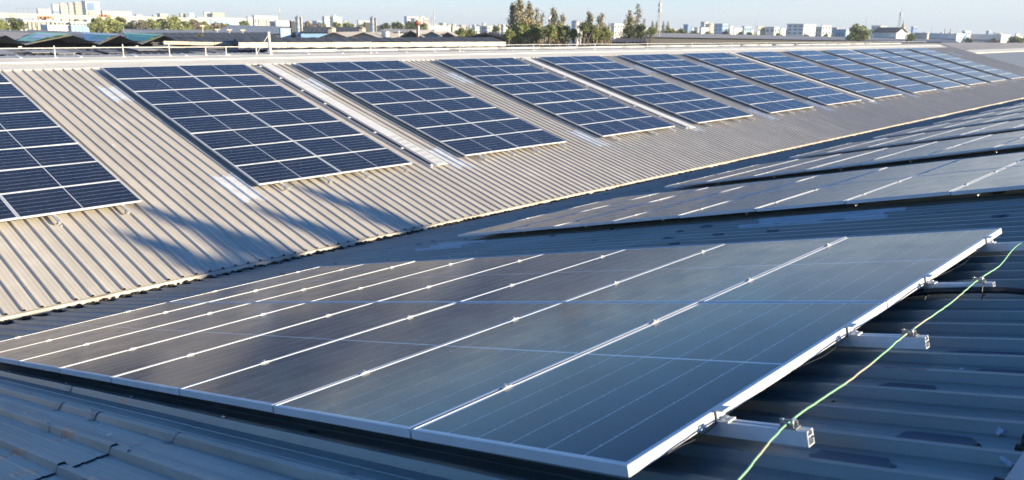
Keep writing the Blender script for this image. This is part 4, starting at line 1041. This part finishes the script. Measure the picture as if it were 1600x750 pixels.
def mast(px, top, D, r, label, lattice=False, lean=0, mat='wall_grey', base=None):
    p = at(px, top, D); H = p.z-GZ; t = thing('radio_mast' if lattice else 'thin_mast', label, 'mast', (p.x, p.y, GZ))
    if lattice:
        for a in range(3):
            m = MB(); c_, s_ = math.cos(a*2.094), math.sin(a*2.094); m.tube([(c_*r*1.8, s_*r*1.8, 0), (c_*r*.8+lean, s_*r*.8, H)], r*.16, 5); m.obj('leg', mat, t)
        m = MB(); n_ = int(H/(r*3))
        for i in range(n_):
            z = H*i/n_; f_ = 1.8-i/n_; l_ = lean*i/n_; z2 = H*(i+1)/n_; l2 = lean*(i+1)/n_
            for a in range(3):
                b = (a+1) % 3; m.tube([(math.cos(a*2.094)*r*f_+l_, math.sin(a*2.094)*r*f_, z), (math.cos(b*2.094)*r*f_+l2, math.sin(b*2.094)*r*f_, z2)], r*.1, 4)
        m.obj('bracing', mat, t)
        m = MB(); m.tube([(lean, 0, H-.2*r), (lean*1.02, 0, H+r*5)], r*.12, 5); m.obj('antenna', mat, t)
        m = MB()
        for zz in (.93, .86): m.tube([(lean*zz, 0, H*zz), (lean*zz, 0, H*zz+r*2)], r*1.1, 8)
        m.obj('antenna_drum', 'wall_white', t)
    else:
        m = MB(); m.tube([(0, 0, 0), (lean, 0, H)], r, 6); m.obj('pole', mat, t)
        m = MB(); m.tube([(lean, 0, H*.90), (lean, 0, H*.91)], r*2, 6); m.obj('collar', 'wall_white', t)
mast(677.5, 17, 150, .09, 'taller of two thin poles right of the mushroom tower', mat='wall_cream')
mast(674, 27, 140, .06, 'shorter of two thin poles right of the mushroom tower')
mast(1031.5, 1, 160, .28, 'tall lattice radio mast right of the pines, the tallest mast', True, mat='wall_beige')
mast(1405, 19, 700, .9, 'leaning lattice crane mast just left of the pagoda spire', True, 5)
mast(436, 13, 700, .5, 'thin lattice mast behind ribbed white hall at left', True, mat='wall_beige')
mast(919, 12, 300, .12, 'thin mast behind the pine tops')
for i, (px, tp) in enumerate(((176, 11), (1354, 27), (1456, 41), (1181, 34), (1477, 45), (1486, 45))):
    mast(px, tp, 650, .13 if i < 4 else .5, ['thin antenna mast above the long white building at left', 'thin antenna mast above the round tree', 'short antenna mast left part of the right warehouses', 'short antenna mast above houses right of centre', 'left one of two short pale chimneys above right warehouses', 'right one of two short pale chimneys above right warehouses'][i], mat='wall_cream' if i > 3 else 'wall_grey')
# pagoda
p = at(1412.5, 30, 620); k_ = 620/FPX; t = thing('pagoda', 'pale gold pagoda spire on the right skyline', 'pagoda', (p.x, p.y, GZ)); H = p.z-GZ
m = MB(); pr = [(0, 0), (2, .5), (4, .7), (6.5, 1.2), (8, 2.0), (10, 2.4), (12, 2.9), (15, 3.4), (17, 4.2), (19, 5.0)]
for i in range(len(pr)-1):
    m.tube([(0, 0, H-pr[i+1][0]*k_), (0, 0, H-pr[i][0]*k_)], pr[i+1][1]*k_, 12, r2=max(.05, pr[i][1]*k_*.9))
m.obj('spire', 'gold_paint', t)
m = MB(); m.box(-6*k_, 8*k_, -4*k_, 4*k_, 0, H-18*k_); m.obj('base', 'wall_white', t)
# T shaped vents on the roof strip
for k, (px, py) in enumerate(((339, 46), (358, 46.5), (379, 47), (316, 40))):
    p = at(px, py, 150); t = thing('roof_vent', 'small pale T shaped vent pipe above the dark roof, %s from left' % ['second', 'third', 'fourth', 'first'][k], 'vent', (p.x, p.y, p.z-1.3))
    m = MB(); m.tube([(0, 0, 0), (0, 0, 1.3)], .11, 6); m.obj('pipe', 'wall_cream', t); m = MB(); m.box(-.5, .5, -.12, .12, 1.2, 1.38); m.obj('cap', 'wall_cream', t)
for k, (px, py) in enumerate(((762, 48), (781, 48.5), (623, 49))):
    p = at(px, py, 112); t = thing('roof_vent', ['left white stub chimney on the black gabled roof', 'right white stub chimney on the black gabled roof', 'white hooked vent pipe left of the open dark gable'][k], 'vent', (p.x, p.y, p.z-1))
    m = MB(); m.tube([(0, 0, 0), (0, 0, 1)], .09, 6); m.obj('pipe', 'wall_white', t); m = MB(); m.tube([(0, 0, .9), (0, 0, 1.05)], .14, 6); m.obj('cap', 'wall_white', t)
# ------------------------------------------------------------------ trees
def leaf_cloud(m, pts_fn, n, size, rnd_):
    for _ in range(n):
        p, d_ = pts_fn(); s_ = size*rnd_.uniform(.6, 1.35)
        a = Vector((rnd_.gauss(0, 1), rnd_.gauss(0, 1), rnd_.gauss(0, .7))).normalized()
        b = a.cross(Vector((rnd_.gauss(0, 1), rnd_.gauss(0, 1), rnd_.gauss(0, 1)))).normalized()
        m.poly([p-a*s_*.5, p+b*s_*.35, p+a*s_*.5, p-b*s_*.35])
def broad_mesh(seed, n=2600, size=.075):
    """unit crown about 1 wide and 1 tall, base at z=0"""
    r_ = random.Random(seed); m = MB(); cl_ = []
    for _ in range(26):
        th = r_.uniform(0, 6.28); rr_ = r_.uniform(0, .36); z = r_.uniform(.18, .86)
        rr_ *= (1.15-abs(z-.42)*1.2); cl_.append((Vector((math.cos(th)*rr_, math.sin(th)*rr_, z)), r_.uniform(.10, .19)))
    def fn():
        c, R1 = r_.choice(cl_); d_ = Vector((r_.gauss(0, 1), r_.gauss(0, 1), r_.gauss(0, 1))).normalized()
        return c+d_*R1*r_.uniform(.6, 1.05), d_
    leaf_cloud(m, fn, n, size, r_); return m
def pine_mesh(seed, n=3000, size=.024):
    """casuarina: unit height, ragged narrow cone with upswept plumes"""
    r_ = random.Random(seed); m = MB(); br = []
    for i in range(46):
        z = .10+.86*(i/46)**1.0; L_ = (.30*(1-z)**1.0+.016)*r_.uniform(.55, 1.25); th = r_.uniform(0, 6.28)
        br.append((Vector((0, 0, z)), Vector((math.cos(th)*L_, math.sin(th)*L_, L_*r_.uniform(.35, .9)))))
    wts = [b[1].length+.02 for b in br]
    def fn():
        b = r_.choices(br, wts)[0]; u_ = r_.uniform(.15, 1.05); sp = .018+.03*(1-b[0].z)
        return b[0]+b[1]*u_+Vector((r_.gauss(0, sp), r_.gauss(0, sp), r_.gauss(0, sp*.9))), None
    leaf_cloud(m, fn, n, size, r_); return m
BROAD = [[broad_mesh(s_).mesh('crown', mt) for s_ in (1, 2, 3)] for mt in ('leaf_green', 'leaf_dark', 'leaf_dry')]
PINE = [pine_mesh(s_, 8000 if s_ < 13 else 6500).mesh('crown', 'leaf_pine') for s_ in (11, 12, 13, 14)]
PINED = [pine_mesh(s_, 2600).mesh('crown', 'leaf_dry') for s_ in (15, 16)]
def trunk_mesh(r, h, seed):
    r_ = random.Random(seed); m = MB(); m.tube([(0, 0, 0), (r*.3, 0, h*.5), (0, 0, h)], r, 7, r2=r*.4)
    for k in range(4):
        th = r_.uniform(0, 6.28); z = h*r_.uniform(.6, .95); m.tube([(0, 0, z), (math.cos(th)*h*.22, math.sin(th)*h*.22, z+h*.25)], r*.4, 5, r2=r*.12)
    return m.mesh('trunk', 'bark')
TR = [trunk_mesh(.03, .55, 4)]
m = MB(); m.tube([(0, 0, 0), (.004, .002, .5), (0, 0, .95)], .012, 6, r2=.003); TR.append(m.mesh('trunk', 'bark'))
rt = random.Random(8)
def tree(px, top, wpx, D, label, kind=0, base_frac=None, group=None, hpx=None):
    p = at(px, top, D); H = p.z-GZ; W_ = wpx/FPX*D
    t = thing('tree', label, 'tree', (p.x, p.y, GZ), (0, 0, rt.uniform(0, 6.28)), group)
    if kind < 3:
        cr_h = min(H*.92, max(W_*.9, (hpx or 0)/FPX*D)); 
        link('crown', rt.choice(BROAD[kind]), t, (0, 0, H-cr_h*.99), None, (W_*1.05, W_*1.05, cr_h*1.02))
        link('trunk', TR[0], t, (0, 0, 0), None, (H, H, (H-cr_h*.5)/.55))
    else:
        mset = PINE if kind == 3 else PINED
        link('crown', rt.choice(mset), t, (0, 0, 0), None, (W_*3.7, W_*3.7, H))
        link('trunk', TR[1], t, (0, 0, 0), None, (H, H, H))
    return t
TL = [(-2, 29, 32, 150, 'broad green tree at the far left edge', 0), (22, 28, 30, 152, 'darker tree second from the left edge', 1), (150, 27, 34, 190, 'bright green round tree directly right of the pale blue hoarding', 0), (172, 27.5, 40, 194, 'spreading green tree second right of the pale blue hoarding', 0), (186, 26, 22, 220, 'smaller green tree behind the spreading one at left', 1),
 (203, 33, 26, 230, 'low dark tree in the row left of the large round tree', 1), (222, 30, 26, 225, 'medium green tree in row left of the large round tree', 2), (237, 28.5, 26, 226, 'medium tree touching the large round tree on its left', 0), (250, 29, 20, 232, 'dark tree gap filler left of the large round tree', 1), (270, 24.5, 44, 215, 'large round dark green tree, tallest in the left row', 0), (290, 32, 24, 222, 'olive tree directly right of the large round tree', 0), (303, 29, 26, 228, 'dry grey green tree right of the large round tree', 2), (318, 33.5, 30, 232, 'low green tree in row above the dark roofs', 0), (340, 35, 36, 240, 'low brownish tree at right end of the left tree row', 2), (355, 36, 22, 242, 'small green tree at the right end of the left tree row', 0), (381, 32, 24, 300, 'green tree left of the ribbed white hall', 0),
 (481, 33, 24, 320, 'grey brown tree directly right of the first silo', 2), (500, 35, 22, 330, 'dry tree between the silos, left one', 2), (527, 34.5, 24, 320, 'green tree between the silos, centre one', 0), (545, 35.5, 26, 325, 'green tree between the silos, right one', 0), (566, 37, 14, 330, 'small green tree just left of the second silo', 0),
 (602, 35, 20, 330, 'green tree right of the second silo', 1), (620, 34.5, 26, 310, 'dark green tree left of the mushroom tower', 1), (640, 33, 30, 300, 'dark tree behind the mushroom tower', 1), (663, 35.5, 18, 290, 'green tree directly right of the mushroom tower', 0),
 (720, 43, 22, 130, 'bright green bush tree right of the dark gable, left one', 0), (737, 44.5, 26, 131, 'bright green bush tree right of the dark gable, right one', 0), (774, 40, 16, 240, 'small dark conical tree left of the pines', 1),
 (1341, 38, 44, 230, 'large round tree standing alone on the right skyline', 0), (1424, 52, 16, 200, 'small lollipop tree below the pagoda', 0), (1552, 59, 22, 330, 'olive bush in front of the right long warehouse', 2), (1588, 57, 34, 300, 'large green bush by the right edge', 0), (1513, 58.5, 14, 330, 'small dark bush between the long warehouses', 1),
 (1000, 38, 30, 140, 'dark green round tree at the foot of the two tall pines', 1), (985, 40, 26, 138, 'dark tree left of the two tall pines', 1), (1017, 42, 18, 150, 'green bush right of the two tall pines', 0), (1048, 44, 24, 230, 'green bush right of the tall mast, left one', 0), (1064, 44, 24, 232, 'bright green bush right of the tall mast, right one', 0), (1085, 47.5, 20, 300, 'low green bush above the grey roof, first', 1), (1105, 48, 20, 310, 'low green bush above the grey roof, second', 0), (1135, 48, 18, 320, 'low green bush above the grey roof, third', 2), (1157, 49, 16, 330, 'low dry bush above the grey roof, fourth', 2), (1171, 50, 14, 330, 'low green bush above grey roof, fifth', 0), (1216, 51, 16, 340, 'green bush left of the big white block', 0), (1290, 53, 14, 340, 'green bush right of the big white block', 0), (1260, 53.5, 16, 340, 'dry bush below the big white block', 2)]
for px, tp, wd, D, lb, kd in TL: tree(px, tp, wd, D, lb, kd)
PN = [(801, 0, 20, 105, 'thin grey pine at the left of the pine row', 3), (813, -12, 30, 104, 'tallest broad pine near the picture top', 3), (826, 2, 26, 105, 'second tall brownish pine touching the tallest one', 3), (838, 8, 22, 112, 'bare grey pine behind the tallest pines', 4), (847, 16, 20, 114, 'thin bare pine fourth from left', 4), (866, 8, 24, 108, 'pointed pine in middle of the row', 3), (878, 17, 20, 108, 'pointed pine right of the middle one, bent tip', 3), (921, 14, 26, 108, 'pine with a thin crooked top right of the white tank', 3), (940, 16, 22, 107, 'slender pine near the right end of the row', 3), (951, 35, 14, 109, 'short pine at the right end of the row', 3), (984, 13, 20, 150, 'dark pointed pine, left one of the pair by the mast', 3), (997, 3, 22, 152, 'tall dry pine, right one of the pair by the mast', 4), (1007, 27, 14, 154, 'short dry pine right of the pair by the mast', 4),
 (1020, 31, 7, 300, 'small dark conifer left of the mast, first', 3), (1026, 32, 7, 300, 'small dark conifer left of the mast, second', 3), (1037, 32, 7, 300, 'small dark conifer right of the mast, first', 3), (1044, 32, 7, 300, 'small dark conifer right of the mast, second', 3)]
for px, tp, wd, D, lb, kd in PN: tree(px, tp, wd, D, lb, kd)
for k, (px, tp, wd) in enumerate(((795, 45, 22), (812, 34, 34), (838, 36, 34), (858, 37, 30), (880, 39, 30), (897, 44, 24), (912, 34, 22), (928, 38, 30), (946, 42, 26))):
    tree(px, tp, wd, 103+k % 3, '%s bushy lower tree from the left, filling the row between the pines' % ORD[k], 0, None, 'bushy lower trees among the pines')
# low weeds on the old roofs
for k, (px, py, D) in enumerate(((202, 80, 45), (313, 54, 100), (210, 81, 46))):
    p = at(px, py+3, D); t = thing('weed_plant', ['yellow green weed on the black roof just behind the ridge at left', 'dry bush growing on the dark roof at left', 'smaller weed beside the yellow green weed behind the ridge'][k], 'weed', p)
    link('leaves', BROAD[0 if k != 1 else 2][k], t, (0, 0, -.1), None, (14/FPX*D, 14/FPX*D, 6/FPX*D))
# distant tree belt as one mass
m = MB(); r_ = random.Random(55)
for _ in range(26000):
    px = r_.uniform(-60, 1660); D = r_.uniform(380, 1500); p = at(px, 50, D)
    nz = .5+.5*math.sin(px*.11+D*.01)*math.sin(px*.043+1.3)
    z = GZ+r_.uniform(0, 1)**.7*(2.0+4.5*nz); s_ = r_.uniform(.7, 2.0)*D/700
    a = Vector((r_.gauss(0, 1), r_.gauss(0, 1), r_.gauss(0, .5))).normalized()*s_; b = Vector((r_.gauss(0, 1), r_.gauss(0, 1), r_.gauss(0, 1))).normalized()*s_*.7; c = Vector((p.x, p.y, z))
    m.poly([c-a, c+b, c+a, c-b])
tag(m.obj('distant_trees', 'leaf_green', fix=False), 'belt of distant trees among the low city', 'trees', kind='stuff')
# slender trees behind and to the right of the viewer: their tops shade the lower left of the beige slope
def sunward(x, y, d_): return Vector((x, y, planeA(y, ROOF)))+SUN*d_
SH = [(5.31, 14.75, 32, 4.6, 'narrow tree behind the viewer whose tip shades the beige slope, leftmost'), (5.96, 15.65, 33, 4.2, 'narrow tree behind the viewer shading the beige slope, second'), (7.93, 14.7, 32.5, 4.6, 'narrow tree behind the viewer shading the beige slope, third'), (9.17, 15.5, 33, 4.0, 'narrow tree behind the viewer shading the beige slope, rightmost')]
SHM = [pine_mesh(60+i, 3000, .085).mesh('crown', 'leaf_pine') for i in range(3)]
for i, (x, y, d_, wd, lb) in enumerate(SH):
    p = sunward(x, y, d_); H = p.z-GZ; t = thing('tree', lb, 'tree', (p.x, p.y, GZ), (0, 0, i*1.3))
    link('crown', SHM[i % 3], t, (0, 0, H-2.7), None, (wd*.40, wd*.40, 2.7)); link('trunk', TR[1], t, (0, 0, 0), None, (H*.6, H*.6, H))
# ------------------------------------------------------------------ haze over the city
hm = bpy.data.materials.new('haze'); hm.use_nodes = True; ht = hm.node_tree; ht.nodes.clear()
ho = ht.nodes.new('ShaderNodeOutputMaterial'); hv = ht.nodes.new('ShaderNodeVolumePrincipled'); hv.inputs['Density'].default_value = .00030
hv.inputs['Color'].default_value = (.80, .90, 1.0, 1); hv.inputs['Anisotropy'].default_value = 0.0
ht.links.new(hv.outputs[0], ho.inputs['Volume']); MATS['haze'] = hm
for o_ in [o for o in bpy.data.objects if o.name == 'ground']: pass
m = MB(); m.box(-4100, 4100, -4100, 4100, GZ-1, 45)
tag(m.obj('haze', 'haze'), kind='stuff')
